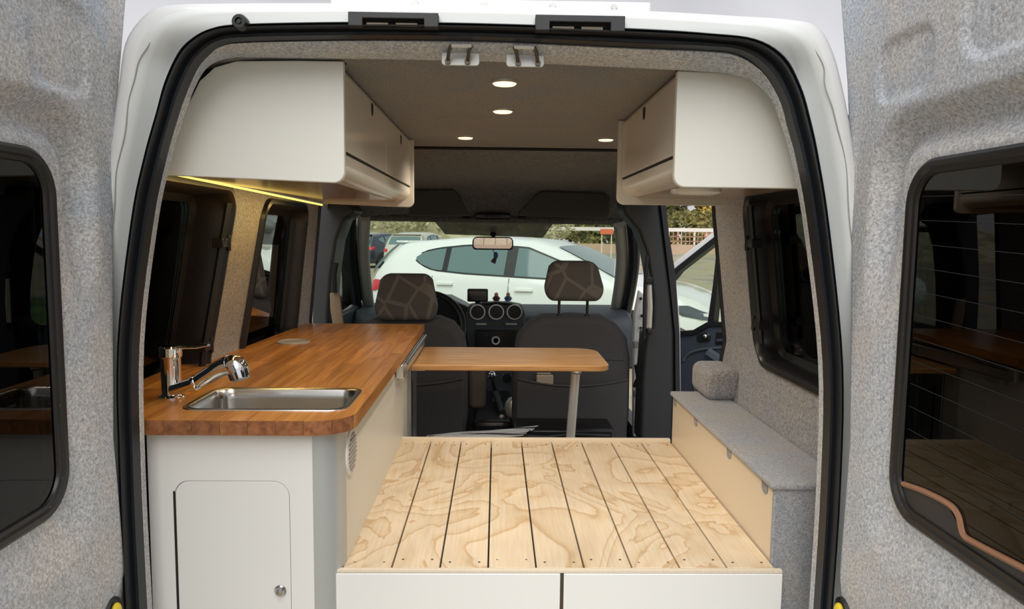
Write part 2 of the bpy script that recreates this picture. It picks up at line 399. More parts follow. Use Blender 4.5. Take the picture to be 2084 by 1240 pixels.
def side_window(name, label, W, wf, sgn, depth, rod=True):
    y0, y1, z0, z1, r = W
    t = sthing(name, label, (wf((y0+y1)/2, z0), (y0+y1)/2, z0))
    def ring(g, d):
        return [Vector((wf(p[0], p[1])+sgn*d, p[0], p[1])) for p in rrect(y0+g, y1-g, z0+g, z1-g, max(r-g, .01), 8)]
    m = MB().loft([ring(-.016, -.002), ring(-.012, -.012), ring(.0, -.014), ring(.008, -.004), ring(.012, depth-.01), ring(.03, depth)])
    obj('frame', m, BPL, t, smooth=50)
    g = ring(.02, depth); m = MB().slab(g, (sgn*.005, 0, 0)); obj('glass', m, TINT, t, smooth=0)
    if rod:
        ya = y1-.035
        m = MB().tube([(wf(ya, z)-sgn*.006, ya, z) for z in lin(z0+.05, z1-.03, 10)], .009, 8)
        obj('curtain_rail', m, BPL, t)
        for zz in (z0+.1, z1-.13):
            c = MB().box(wf(ya, zz)-.014, wf(ya, zz)+.014, ya-.014, ya+.034, zz-.012, zz+.012); c.tube([(wf(ya, zz)-sgn*.012, ya+.03, zz-.02), (wf(ya, zz)-sgn*.012, ya+.03, zz+.02)], .006)
            obj('clip', c, BPL, t, bevel=.003)
    return t
side_window('window_1', 'rear tinted left side window behind the tap', W1, wall_x_left, -1, .09)
side_window('window_2', 'second tinted left side window, between the two felt pillars', W2, wall_x_left, -1, .04, rod=False)
side_window('window_3', 'tinted right side window above the carpeted bench', W3, wall_x_right, 1, .05)

# ceiling, floor
def cz(x): return 1.437-.9*max(0, abs(x)-.40)**2
m = MB().grid(lambda x, y: (x, y, cz(x)-.004*math.sin((y-1.3)*2.3)), lin(-.59, .59, 40), lin(1.345, 2.69, 40))
struct('ceiling', m, CEIL, 'brown-grey felt-lined van ceiling with four round spotlights', smooth=60)
m = MB().box(-.64, .64, 2.685, 2.695, 1.427, 1.438); struct('trim_3', m, DARKGAP, 'dark step at the front edge of the felt ceiling', bevel=.004)
prof = [(2.69, 1.430), (2.9, 1.39), (3.2, 1.37), (3.45, 1.35), (3.56, 1.30), (3.64, 1.235), (3.70, 1.205)]
def hx(y): return interp([(2.69, .70), (3.3, .70), (3.7, .66)], y)
m = MB().grid(lambda u, j: (u*hx(prof[j][0]), prof[j][0], prof[j][1]-.14*max(0, abs(u)-.8)), lin(-1, 1, 25), range(len(prof)))
struct('trim_4', m, HEADL, 'dark grey headliner over the cab', smooth=60)
m = MB().box(-.78, .78, 1.33, 4.3, -.04, 0.0)
struct('floor', m, DPL, 'dark van floor under the furniture')

# rear opening: white surround, seal, felt header
SIL = [(195,1240),(198,1000),(203,700),(213,450),(233,300),(250,170),(262,90),(290,45),(325,19),(380,13),(480,12),(675,12),(900,14),(1042,17),(1320,28),(1500,38),(1600,44),(1655,55),(1685,100),(1705,170),(1724,270),(1745,450),(1752,700),(1750,1000),(1742,1240)]
SO = [(263,1240),(253,961),(250,700),(277,450),(302,326),(328,232),(346,167),(372,112),(400,83),(440,63),(500,54),(675,50),(850,50),(1042,54),(1300,63),(1431,72),(1530,84),(1590,120),(1622,180),(1640,240),(1657,320),(1680,470),(1706,740),(1701,990),(1684,1240)]
SI = [(300,1240),(287,961),(284,700),(313,450),(340,320),(358,255),(375,203),(400,145),(425,113),(455,93),(505,86),(675,82),(850,82),(1042,86),(1300,98),(1431,103),(1500,112),(1550,145),(1585,200),(1603,262),(1622,335),(1645,470),(1674,740),(1670,990),(1655,1240)]
LIP = [(308,1240),(294,961),(291,700),(320,450),(348,320),(367,255),(385,205),(412,150),(438,127),(470,119),(510,117),(675,119),(850,122),(1042,127),(1300,139),(1431,146),(1480,150),(1530,165),(1570,205),(1594,262),(1614,335),(1638,470),(1667,740),(1663,990),(1648,1240)]
YL = [1.31]*7+[1.33]*2+[1.345]*7+[1.33]*2+[1.31]*7
def wring(px, Y): return smooth_path([WY(p[0], p[1], Y[i] if isinstance(Y, list) else Y) for i, p in enumerate(px)], 5)
def down(r, z=-.05):
    a, b = r[0].copy(), r[-1].copy(); a.z = z; b.z = z; return [a]+r+[b]
rs, ro, ri, rl = [down(wring(*q)) for q in ((SIL, 1.30), (SO, 1.275), (SI, 1.285), (LIP, YL))]
def blend(a, b, t, y): return [Vector((p.x+(q.x-p.x)*t, y, p.z+(q.z-p.z)*t)) for p, q in zip(a, b)]
def chan(t, y):     # the channel runs down the sides and fades out along the roof edge
    return [Vector((v.x, 1.256+(y-1.256)*(1-sm(1.40, 1.47, v.z)), v.z)) for v in blend(rs, ro, t, y)]
sur = MB().loft([rs, blend(rs, ro, .08, 1.275), blend(rs, ro, .22, 1.262), blend(rs, ro, .38, 1.26)], closed=False)
body = struct('trim_5', sur, WHITEB, 'white painted body edge around the rear door opening', smooth=70)
sur2 = MB().loft([blend(rs, ro, .38, 1.26), chan(.5, 1.264), chan(.62, 1.272), chan(.78, 1.294), chan(.9, 1.296), chan(1.05, 1.29)], closed=False)
obj('inner_channel', sur2, PAINT2, body, smooth=70, label='pale grey painted channel beside the black seal')
back = [Vector((p.x*1.02, 2.0, p.z+.01)) for p in rs]; back2 = [Vector((p.x*1.04, 4.0, p.z-.06)) for p in rs]
k0, k1 = 20, len(rs)-20
roof = MB().loft([rs[k0:k1], [Vector((p.x, 1.36, p.z+.004)) for p in rs][k0:k1], back[k0:k1], back2[k0:k1]], closed=False)
obj('roof_skin', roof, WHITEB, body, smooth=70)
n = len(rs)
for lo, hi, ph in ((14, 38, 0), (n-38, n-14, 2)):
    q = blend(rs, ro, .46, 1.2605)[lo:hi]
    q = [p+Vector((.0032*math.sin(i*.9+ph)*math.sin(i*.23)+.003*math.sin(i*.37+1), 0, 0)) for i, p in enumerate(q)]
    obj('sealant_seam', MB().tube(smooth_path(q, 3), .0009, 5), GREYTRIM, body)
seal = MB().loft([ro, blend(ro, ri, .08, 1.252), blend(ro, ri, .2, 1.246), blend(ro, ri, .26, 1.256), blend(ro, ri, .30, 1.256), blend(ro, ri, .36, 1.245), blend(ro, ri, .46, 1.246), blend(ro, ri, .52, 1.262), blend(ro, ri, .60, 1.268), blend(ro, ri, .8, 1.268), blend(ro, ri, .9, 1.262), ri], closed=False)
struct('trim_6', seal, RUB, 'thick black rubber seal framing the rear opening', smooth=45)
out = [Vector((p.x*(1.16-.10*sm(.9, 1.2, p.z)), 1.36, p.z+.004 if p.z > 1.3 else p.z)) for p in rl]
hd = MB().loft([blend(ri, rl, -.05, 1.288), blend(ri, rl, .12, 1.284), blend(ri, rl, .4, 1.292), blend(ri, rl, .8, 1.312), rl, out], closed=False)
header = struct('trim_7', hd, FELT, 'light grey felt edging inside the black seal', smooth=70)

# two latch strikers on the felt header
for k, (cx, cy) in enumerate(((937, 113), (1069, 116))):
    c = WY(cx, cy, 1.305)
    s = thing('door_striker', 'grey metal latch striker on the felt header, '+('left' if k == 0 else 'right')+' one of the pair', 'latch', tuple(c), 'latch strikers')
    ol = rrect(-.033, .033, -.016, .014, (.006, .006, .009, .009), 4)
    obj('plate', MB().slab([c+Vector((x, .004, z-.35*0)) for x, z in ol], (0, .004, 0)), ZINC, s, bevel=.001)
    for sx in ((-.022, .012) if k == 0 else (-.012, .022)):
        obj('prong', MB().tube([c+Vector((sx, .004, -.010)), c+Vector((sx+(.004 if k == 0 else -.004), -.022, .004)), c+Vector((sx+(.008 if k == 0 else -.008), -.026, .010))], .0032), BROWNM, s)
        obj('bolt', MB().lathe([(.0, -.002), (.005, -.002), (.005, .004)], c+Vector((sx, .0, -.010)), 'y', 10), BROWNM, s)
    o_ = .008 if k == 0 else -.008; a = (-.022, .012) if k == 0 else (-.012, .022)
    obj('cross_bar', MB().tube([c+Vector((a[0]+o_, -.026, .010)), c+Vector((a[1]+o_, -.026, .010))], .0036), ZINC, s)

# black hinge pockets, rubber stop and roof panel above the opening
for k, (x0, x1, y0, y1) in enumerate(((708, 892, 27, 51), (1090, 1272, 33, 60))):
    a = WY(x0, y0, 1.238); b = WY(x1, y1, 1.238); c = (a+b)/2
    t = thing('latch_pocket', 'black plastic pocket in the white roof edge, '+('left' if k == 0 else 'right')+' one of the pair', 'pocket', tuple(c), 'black pockets above the seal')
    w_, h_ = (b.x-a.x)/2, abs(a.z-b.z)/2+.003
    ol = [(-w_, -h_), (-w_, h_), (w_, h_), (w_, -h_), (w_*.68, -h_), (w_*.68, h_*.15), (-w_*.68, h_*.15), (-w_*.68, -h_)]
    obj('surround', MB().slab([c+Vector((x, 0, z)) for x, z in ol], (0, .02, 0)), DPL, t, bevel=.001)
    obj('recess', MB().box(c.x-w_*.7, c.x+w_*.7, c.y+.012, c.y+.02, c.z-h_, c.z+h_*.2), DARKGAP, t)
    for j in (0, 1):
        obj('felt_patch', MB().box(c.x-w_*.62+j*w_*.65, c.x-w_*.62+j*w_*.65+w_*.5, c.y+.008, c.y+.013, c.z-h_*.8, c.z-h_*.25), BROWNM, t, bevel=.001)
c = WY(487, 44, 1.242)
t = thing('rubber_stop', 'round black rubber stop on the white roof edge above the seal', 'stop', tuple(c))
obj('buffer', MB().lathe([(.0125, .018), (.0125, 0), (.0105, -.004), (.006, -.004), (.005, 0), (0, 0)], c, 'y', 20), BPL, t)
obj('screw', MB().lathe([(.0035, .0), (.0035, -.003), (0, -.003)], c, 'y', 8), RUB, t)
a = WY(677, 14, 1.62); b = WY(1320, 24, 1.62)
t = thing('roof_panel', 'long white flat panel with rivets lying on the van roof', 'panel', ((a.x+b.x)/2, 1.62, b.z))
obj('sheet', MB().box(a.x, b.x, 1.60, 2.6, b.z-.012, b.z+.014), P('lilac_white', (.80, .80, .92), .35), t, bevel=.003)
for px in (845, 985, 1125, 1250):
    q = WY(px, 17, 1.60); obj('rivet', MB().lathe([(.008, .002), (.006, -.004), (0, -.004)], (q.x, 1.60, b.z+.002), 'y', 10), ZINC, t)

# ---------------------------------------------------------------- rear doors, swung open
def rr_sdf(u, v, u0, u1, v0, v1, r):
    cx, cy = (u0+u1)/2, (v0+v1)/2; qx = abs(u-cx)-(u1-u0)/2+r; qy = abs(v-cy)-(v1-v0)/2+r
    return math.hypot(max(qx, 0), max(qy, 0))+min(max(qx, qy), 0)-r
def rear_door(name, label, sgn, X, wy1, yedge, patch):
    W = (.28, wy1, .714, 1.232, .055)
    def h(y, z):
        d = rr_sdf(y, z, .15, wy1+.080, .55, 1.300, .085)
        e = (.036*sm(.028, -.014, d)-.020*sm(-.014, -.05, d))*sm(.98, 1.17, z)
        e += .012*sm(.03, -.05, rr_sdf(y, z, .2, wy1+.05, .64, 1.30, .08))*(1-sm(.98, 1.17, z))
        for (p0, p1, q0, q1, r_) in patch:
            d = rr_sdf(y, z, p0, p1, q0, q1, r_); e += .007*sm(.006, -.006, d)
        ye = interp(yedge, z); e += .05*sm(ye-.022, ye+.002, y)**2
        e += .02*sm(.55, .40, z)+.006*math.sin(z*9)*0
        return e
    t = sthing(name, label, (X, 1.25, .1))
    ys = lin(0, 1, 190)
    def f(u, z):
        y = .28+(interp(yedge, z)-.28)*u; return (X+sgn*h(y, z), y, z)
    m = MB().grid(f, ys, lin(.12, 1.75, 300), lambda u, z: in_rr(.28+(interp(yedge, z)-.28)*u, z, *W))
    obj('felt_panel', m, FELT, t, smooth=80, label='light grey felt lining of the door')
    m = MB().grid(lambda u, z: (X+sgn*.085, .28+(interp(yedge, z)-.28)*u, z), lin(0, 1, 60), lin(.12, 1.75, 80), lambda u, z: in_rr(.28+(interp(yedge, z)-.28)*u, z, *W))
    obj('outer_skin', m, WHITEB, t, smooth=0)
    def ring(g, d): return [Vector((X+sgn*(d+.012), p[0], p[1])) for p in rrect(W[0]+g, W[1]-g, W[2]+g, W[3]-g, max(W[4]-g, .012), 8)]
    m = MB().loft([ring(-.014, .030), ring(-.012, .000), ring(-.007, -.004), ring(.0, -.003), ring(.003, .001), ring(.009, .002), ring(.011, .008)])
    obj('window_frame', m, BPL, t, smooth=40, label='black rubber frame around the tinted pane')
    obj('glass', MB().slab(ring(.006, .006), (sgn*.005, 0, 0)), TINT, t, smooth=0)
    return t
E_R = [(.1, 1.262), (.47, 1.257), (.78, 1.244), (1.2, 1.285), (1.40, 1.325), (1.6, 1.38), (1.75, 1.41)]
E_L = [(.1, 1.284), (.47, 1.277), (.78, 1.251), (1.26, 1.288), (1.53, 1.351), (1.75, 1.395)]
dr = rear_door('door_1', 'right rear door swung open, felt-lined with a tinted window', 1, .61, 1.105, E_R, [(1.055, 1.20, 1.342, 1.435, .03), (.55, .99, 1.36, 1.8, .05)])
dl = rear_door('door_2', 'left rear door swung open, felt-lined with a tinted window', -1, -.645, 1.11, E_L, [(1.06, 1.205, 1.335, 1.47, .03)])
for k in range(12):
    z0 = 1.19-k*.035
    pts = [(.6275, y, z0-.012*((1.06-y)/.3)) for y in lin(.75, 1.085, 8)]
    obj('heating_wire', MB().tube(pts, .0005, 4), DARKGAP, dr)
q = [WX(px, py, .6255) for px, py in ((1838, 985), (1880, 1000), (1930, 1026), (1950, 1050), (1960, 1088), (1985, 1106), (2084, 1158), (2160, 1200))]
obj('earth_strip', MB().tube(smooth_path(q, 5), .0042, 6), COPPER, dr, label='copper-coloured strip along the bottom of the pane')
q = [WX(1838, 988, .6272), WX(1880, 1003, .6272), WX(1930, 1030, .6272), WX(1960, 1090, .6272), WX(2160, 1203, .6272), WX(2160, 1290, .6272), WX(1836, 1070, .6272)]
obj('black_band', MB().slab(q, (.0008, 0, 0)), DPL, dr)
for dd, px, py, X in ((dr, 1712, 1240, .612), (dl, 232, 1240, -.647)):
    c = WX(px, py, X); sg = 1 if X > 0 else -1
    obj('latch_recess', MB().lathe([(0, sg*.001), (.017, sg*.001), (.020, -sg*.002), (.022, sg*.010)], c, 'x', 20), DPL, dd, label='dark oval latch recess')
    obj('latch_cap', MB().ball(c+Vector((-sg*.004, 0, -.004)), (.008, .012, .015)), YEL, dd, label='yellow plastic latch cap')

# ---------------------------------------------------------------- cab: pillars, windscreen, side doors
m = MB().slab([WY(x, y, 3.0) for x, y in ((1268, 420), (1272, 436), (1300, 468), (1316, 512), (1324, 560), (1330, 610), (1330, 668), (1316, 680), (1308, 780), (1304, 890), (1304, 905), (1368, 905), (1372, 800), (1372, 680), (1365, 600), (1352, 500), (1342, 417), (1342, 395), (1268, 395))], (0, .16, 0))
bp = struct('trim_8', m, DPL, 'black plastic pillar behind the passenger seat', bevel=.012, seg=3)
m = MB().slab([WY(x, y, 2.99) for x, y in ((1342, 395), (1353, 395), (1362, 480), (1375, 560), (1383, 680), (1386, 905), (1376, 905), (1374, 680), (1366, 600), (1352, 480))], (0, .05, 0))
obj('door_rubber', m, RUB, bp)
m = MB().slab([WY(x, y, 3.05) for x, y in ((1345, 415), (1353, 415), (1362, 500), (1378, 600), (1384, 660), (1386, 905), (1378, 905), (1374, 660), (1360, 540))], (0, .10, 0))
obj('painted_edge', m, WHITEB, bp, label='white painted strip of the pillar')
for px in (1321,):
    obj('belt_guide', MB().tube([WY(1320, 580, 2.985), WY(1322, 625, 2.985), WY(1320, 668, 2.985)], .014, 8), ALU, bp)
    obj('seat_belt', MB().tube([WY(1318, 520, 2.97), WY(1314, 560, 2.97), WY(1312, 620, 2.97), WY(1311, 690, 2.97)], .008, 6), BPL, bp)
    obj('belt_anchor', MB().box(*sum(([a-.014, a+.014] for a in WY(1319, 570, 2.96)), [])), BPL, bp, bevel=.005)
    obj('belt_anchor', MB().box(*sum(([a-.012, a+.012] for a in WY(1322, 674, 2.96)), [])), BPL, bp, bevel=.005)
# white metal jamb and door hinge below it
m = MB().slab([WY(x, y, 3.4) for x, y in ((1300, 590), (1290, 640), (1288, 700), (1288, 890), (1312, 890), (1312, 600))], (0, .03, 0))
jb = struct('trim_9', m, WHITEB, 'white painted metal door jamb beside the passenger seat', bevel=.008)
for y in (700, 800):
    obj('hinge', MB().box(*sum(([a-.018, a+.018] for a in WY(1296, y, 3.36)), [])), ZINC, jb, bevel=.006)
for x, y in ((1304, 608), (1306, 643), (1304, 668)):
    obj('hole_plug', MB().lathe([(0, -.004), (.007, -.003), (.007, .002)], WY(x, y, 3.39), 'y', 10), BPL, jb)
obj('check_strap', MB().tube([WY(1300, 742, 3.3), WY(1304, 770, 3.3), WY(1296, 790, 3.3)], .022, 8), BPL, jb)
struct('trim_20', MB().box(-.80, .76, 4.30, 4.36, 0, .70), DPL, 'dark bulkhead under the dashboard')
struct('trim_21', MB().box(.74, .80, 2.32, 4.3, -.04, .10), DPL, 'dark door sill on the right side')
# left B pillar
m = MB().slab([WY(x, y, 3.0) for x, y in ((652, 395), (700, 395), (722, 430), (700, 445), (684, 490), (674, 560), (668, 640), (668, 905), (632, 905), (636, 560), (648, 440))], (0, .2, 0))
lp = struct('trim_10', m, DPL, 'black plastic pillar behind the driver seat', bevel=.012, seg=3)
obj('belt_sleeve', MB().slab([WY(x, y, 2.97) for x, y in ((671, 597), (690, 595), (696, 640), (700, 668), (678, 668), (672, 630))], (0, .012, 0)), BELT, lp, bevel=.003, label='beige seat belt sleeve')
obj('belt_anchor', MB().tube([WY(684, 535, 2.96), WY(680, 560, 2.96), WY(681, 596, 2.96)], .010, 6), BPL, lp)
# cab sides: left front door (closed)
t = sthing('door_3', 'closed front left door with its window, beside the driver seat', (-.78, 3.9, .2))
ol = [(3.2, .25), (3.2, 1.22), (3.75, 1.20), (4.25, .76), (4.3, .25)]; il = [(3.40, .74), (3.42, 1.13), (3.72, 1.14), (4.12, .76)]
m = MB().prism([(3.2, .2), (3.2, .72), (4.3, .72), (4.3, .2)], 'x', -.82, -.77); obj('door_card', m, DOORC, t, bevel=.01)
m = MB().tube([(-.80, 3.30, .70), (-.79, 3.30, 1.0), (-.74, 3.36, 1.17), (-.72, 3.72, 1.18), (-.78, 4.2, .75)], .018, 8); obj('window_frame', m, BPL, t)
m = MB().slab([(-.80, 3.32, .70), (-.75, 3.36, 1.15), (-.73, 3.70, 1.17), (-.79, 4.18, .74)], (-.004, 0, 0)); obj('glass', m, WGLASS, t, smooth=0)
obj('mirror_housing', MB().ball((-.98, 3.95, .84), (.10, .07, .09)), WHITEB, t)
# A pillars
for k, pts in enumerate(([(741, 440, 3.66), (738, 500, 3.85), (742, 560, 4.05), (752, 640, 4.3)], [(1262, 455, 3.66), (1267, 520, 3.85), (1262, 580, 4.05), (1252, 640, 4.3)])):
    q = [WY(*p) for p in pts]
    a = struct('trim_%d' % (11+k), MB().tube(smooth_path(q, 4), .034, 10), PILT, 'grey trim of the '+('left' if k == 0 else 'right')+' windscreen pillar')
    dx = -.055 if k == 0 else .05
    obj('rubber_strip', MB().tube(smooth_path([p+Vector((dx, -.06, 0)) for p in q], 4), .03, 8), RUB, a)
# windscreen
A = [WY(746, 447, 3.70), WY(1258, 457, 3.70), WY(1243, 640, 4.38), WY(760, 640, 4.38)]
t = sthing('window_4', 'windscreen with a parked white hatchback behind it', tuple((A[0]+A[2])/2))
obj('glass', MB().slab(A, (0, .005, 0)), WGLASS, t, smooth=0)
def on_ws(px, py, off=-.004):
    nrm = (A[1]-A[0]).cross(A[3]-A[0]).normalized(); d = ray(px, py); k = (A[0]-CAM).dot(nrm)/d.dot(nrm); return CAM+d*k+Vector((0, off, 0))
obj('shade_band', MB().slab([on_ws(*p) for p in ((880, 446), (1128, 452), (1105, 484), (906, 477))], (0, .002, 0)), SHADEB, t, smooth=0, label='grey dotted patch behind the mirror')
obj('header_strip', MB().tube([WY(738, 443, 3.68), WY(1268, 452, 3.68)], .016, 8), HEADL, t)
# open front right door
D0 = Vector((.80, 4.15, 0)); DN = Vector((.75, .66, 0)).normalized()
def on_door(px, py, off=0): d = ray(px, py); k = (D0-CAM).dot(DN)/d.dot(DN); return CAM+d*k-DN*off
t = sthing('door_4', 'open front right door with triangular window frame, seen through the sliding door opening', tuple(on_door(1430, 800)))
th = DN*.05
def ds(name, px, mat, off=0, thick=th, **k): return obj(name, MB().slab([on_door(x, y, off) for x, y in px], thick), mat, t, **k)
ds('frame', ((1340, 570), (1372, 534), (1462, 464), (1530, 425), (1600, 425), (1600, 434), (1530, 438), (1466, 474), (1376, 545), (1350, 575)), WHITEB, bevel=.004, label='white painted window frame')
ds('window_rubber', ((1345, 580), (1376, 545), (1466, 473), (1530, 437), (1530, 452), (1464, 489), (1382, 553), (1375, 562), (1352, 590)), BPL, .004)
ds('divider', ((1462, 486), (1475, 484), (1462, 580), (1453, 664), (1440, 664), (1452, 580)), BPL, .008, bevel=.003)
ds('sill_rubber', ((1376, 668), (1388, 674), (1412, 672), (1440, 656), (1600, 656), (1600, 664), (1446, 664), (1415, 681), (1384, 684), (1372, 678)), BPL, .010)
ds('glass', ((1350, 590), (1376, 550), (1466, 480), (1560, 440), (1560, 662), (1440, 664), (1412, 676), (1370, 678)), WGLASS, -.02, DN*.004, smooth=0)
ds('door_card', ((1340, 684), (1384, 682), (1415, 680), (1448, 662), (1600, 660), (1600, 930), (1340, 930)), DOORC, .0, bevel=.006)
ds('handle_recess', ((1458, 676), (1484, 676), (1484, 700), (1456, 702)), BPL, .006, DN*.01, bevel=.004)
ds('pull_handle', ((1460, 690), (1484, 688), (1484, 694), (1460, 695)), DOORC, .012, DN*.008)
ds('mirror_switch', ((1422, 680), (1440, 675), (1448, 682), (1446, 694), (1424, 696), (1419, 690)), BPL, .010, DN*.012, bevel=.004)
obj('switch_knob', MB().ball(on_door(1439, 684, .016), .012), CHROME, t)
q = [on_door(x, y, .03) for x, y in ((1448, 718), (1460, 726), (1484, 745), (1500, 755))]; obj('arm_rest', MB().tube(q, .03, 8), DOORC, t)
q = [on_door(x, y, .004) for x, y in ((1392, 735), (1400, 722), (1425, 712), (1470, 708), (1500, 708))]; obj('pocket_edge', MB().tube(smooth_path(q, 4), .007, 6), DASHM, t)
obj('speaker_ring', MB().tube(smooth_path([on_door(x, y, .004) for x, y in ((1425, 752), (1414, 765), (1412, 782), (1416, 800))], 4), .004, 6), DASHM, t)

# ================================================================ FURNITURE
# bed platform: nine plywood boards on a box with two white fronts
DX0, DX1, DY0, DY1, DZ = -.293, .553, 1.385, 2.258, .48
t = thing('bed_platform', 'low plywood platform of nine boards with two white fronts', 'platform', ((DX0+DX1)/2, (DY0+DY1)/2, 0))
nb = 9; wb = (DX1-DX0)/nb
for k in range(nb):
    a = DX0+k*wb+(.0018 if k else .001); b = DX0+(k+1)*wb-(.0018 if k < nb-1 else .001)
    obj('board', MB().box(a, b, DY0, DY1, DZ-.012, DZ), PLY, t, bevel=.0007, seg=1)
obj('carcass', MB().box(DX0+.02, DX1-.004, DY0+.016, DY1-.02, .0, DZ-.014), DARKGAP, t)
obj('front_edging', MB().box(DX0-.012, DX1+.012, DY0-.011, DY0-.0005, DZ-.007, DZ-.0005), EDGEW, t, bevel=.001, label='bare plywood edge above the white fronts')
obj('back_rail', MB().box(DX0+.0, DX1, DY1, DY1+.018, DZ-.05, DZ+.010), CREAM, t, bevel=.002)
sx = [WY(1144, 1200, DY0-.012).x]
obj('front_panel', MB().box(DX0-.012, sx[0]-.004, DY0-.013, DY0-.001, .02, DZ-.0075), CABW, t, bevel=.0015, label='left white front panel')
obj('front_panel', MB().box(sx[0]+.003, DX1+.012, DY0-.013, DY0-.001, .02, DZ-.0075), CABW, t, bevel=.0015, label='right white front panel')
obj('joint_strip', MB().box(sx[0]-.004, sx[0]+.003, DY0-.008, DY0-.001, .02, DZ-.0075), BROWNM, t)
for k in range(nb):
    for e in (.018, wb-.018):
        for yy in (DY0+.022+.012*(k % 2), DY1-.03-.012*(k % 2)):
            obj('screw', MB().lathe([(.0027, .0), (.0027, .0005), (.0014, .0002), (0, .0002)], (DX0+k*wb+e, yy, DZ), 'z', 8), BROWNM if k % 3 else STEEL, t)

# carpeted bench along the right wall
BX, BZ, BY0, BY1 = .556, .645, 1.405, 2.255
t = thing('storage_bench', 'long low bench with grey carpet top and cream side along the right wall', 'bench', (BX+.08, 1.83, 0))
obj('side_panel', MB().box(BX, BX+.012, BY0+.012, BY1, .0, BZ-.014), CREAM, t, bevel=.001, label='cream side panel')
obj('end_panel', MB().box(BX-.002, .70, BY0, BY0+.012, 0, BZ-.01), BENCHF, t, bevel=.003, label='grey carpeted end panel')
obj('top', MB().box(BX-.010, .704, BY0-.006, BY1+.004, BZ-.015, BZ), BENCHF, t, bevel=.006, seg=3, label='grey carpeted top')
obj('carcass', MB().box(BX+.012, .695, BY0+.014, BY1-.01, 0.0, BZ-.016), DARKGAP, t)
for px, py in ((1374, 824), (1416, 865), (1484, 928), (1557, 993)):
    yy = WX(px, py, BX).y
    pr = [(yy-.017, BZ-.014), (yy-.017, BZ-.03)]+[(yy+.017*math.cos(a), BZ-.03+.012*math.sin(a)) for a in lin(math.pi, 2*math.pi, 9)]+[(yy+.017, BZ-.03), (yy+.017, BZ-.014)]
    obj('finger_notch', MB().prism(pr, 'x', BX-.0012, BX+.002), FELTW, t)
m = MB().box(.622, .73, 2.12, 2.31, .64, .737)
o = obj('arch_bump', m, FELTW, None, bevel=.028, seg=5, smooth=60); tag(o, 'rounded carpeted hump at the far end of the bench', 'hump')

# kitchen cabinet
KX, KY, KT = -.290, 1.355, .757
t = thing('kitchen_cabinet', 'white kitchen cabinet with rounded silver corner and small door', 'cabinet', (-.47, 1.9, 0))
obj('side_panel', MB().box(KX-.015, KX, KY+.055, 2.47, 0, KT), CAB, t, bevel=.001)
# front panel with door cut-out
dx0, dx1, dz1 = WY(360, 1100, KY).x, WY(590, 1100, KY).x, .661
dol = rrect(dx0, dx1, .10, dz1, (.004, .004, .030, .026), 8)
m = MB(); out = [(-.648, 0), (-.342, 0), (-.342, KT), (-.648, KT)]
N = len(dol)
def bnd(p):
    cx, cy = (dx0+dx1)/2, (.10+dz1)/2; dx, dy = p[0]-cx, p[1]-cy; s = 1e9
    for lim, c0, d in ((-.648, cx, dx), (-.342, cx, dx), (0, cy, dy), (KT, cy, dy)):
        if abs(d) > 1e-9:
            q = (lim-c0)/d
            if q > 0: s = min(s, q)
    return (cx+dx*s, cy+dy*s)
big = rrect(dx0-.0012, dx1+.0012, .10, dz1+.0012, (.004, .004, .031, .027), 8)
ob = [bnd(p) for p in big]
# corners of the panel must be exact
def snap(pts):
    for c in out:
        i = min(range(N), key=lambda k: (pts[k][0]-c[0])**2+(pts[k][1]-c[1])**2); pts[i] = c
    return pts
ob = snap(ob)
vs = [(p[0], KY, p[1]) for p in ob]+[(p[0], KY, p[1]) for p in big]+[(p[0], KY+.014, p[1]) for p in big]+[(p[0], KY+.014, p[1]) for p in ob]
fs = [(a*N+i, a*N+(i+1) % N, ((a+1) % 4)*N+(i+1) % N, ((a+1) % 4)*N+i) for a in range(4) for i in range(N)]
obj('front_panel', m.add(vs, fs), CABW, t, smooth=0)
d = obj('door', MB().prism(dol, 'y', KY+.0005, KY+.013), CABW, t, bevel=.0008, label='small white door with rounded top corners')
k = WY(571, 1202, KY)
obj('knob', MB().lathe([(.011, 0), (.0112, -.003), (.009, -.005), (.0085, -.006), (.0065, -.009), (0, -.0105)], k, 'y', 24), STEEL, d, label='round steel push knob')
obj('gap_shadow_strip', MB().box(dx0-.004, dx0-.0008, KY-.0006, KY+.002, .08, .642), DARKGAP, d, label='dark hinge gap')
pr = []
for a in lin(math.pi, 1.5*math.pi, 14): pass
cx, cy, R_ = -.342, KY+.055, .052
pr = [(cx+R_*math.sin(a), cy-.055*math.cos(a)) for a in lin(0, math.pi/2, 14)]
inn = [(cx+(R_-.006)*math.sin(a), cy-.049*math.cos(a)) for a in lin(math.pi/2, 0, 14)]
obj('corner_profile', MB().prism(pr+inn, 'z', 0, KT), POSTM, t, label='rounded silver-grey corner profile')
obj('back_carcass', MB().box(-.64, KX-.016, KY+.20, 2.46, .0, .60), DARKGAP, t)
obj('end_post', MB().box(KX-.012, KX+.002, 2.475, 2.66, 0, KT-.01), ALU, t, bevel=.002, label='aluminium post at the far end')
obj('post_seam', MB().box(KX+.002, KX+.0035, 2.515, 2.525, 0, KT-.14), DARKGAP, t)
g = obj('vent_grille', MB().lathe([(.048, -.0002), (.048, .003), (.040, .0045), (.038, .002), (0, .002)], (KX, 1.452, .69), 'x', 28), CABW, t, label='round white vent grille')
for i in range(9):
    zz = -.034+i*.0085; hw = math.sqrt(max(.0001, .038**2-zz*zz))
    obj('slat', MB().slab([(KX+.003, 1.452-hw, .69+zz-.002+.3*(-hw)*0), (KX+.003, 1.452+hw, .69+zz-.002), (KX+.003, 1.452+hw, .69+zz+.002), (KX+.003, 1.452-hw, .69+zz+.002)], (.003, 0, 0)), GREYTRIM if False else ZINC, g)
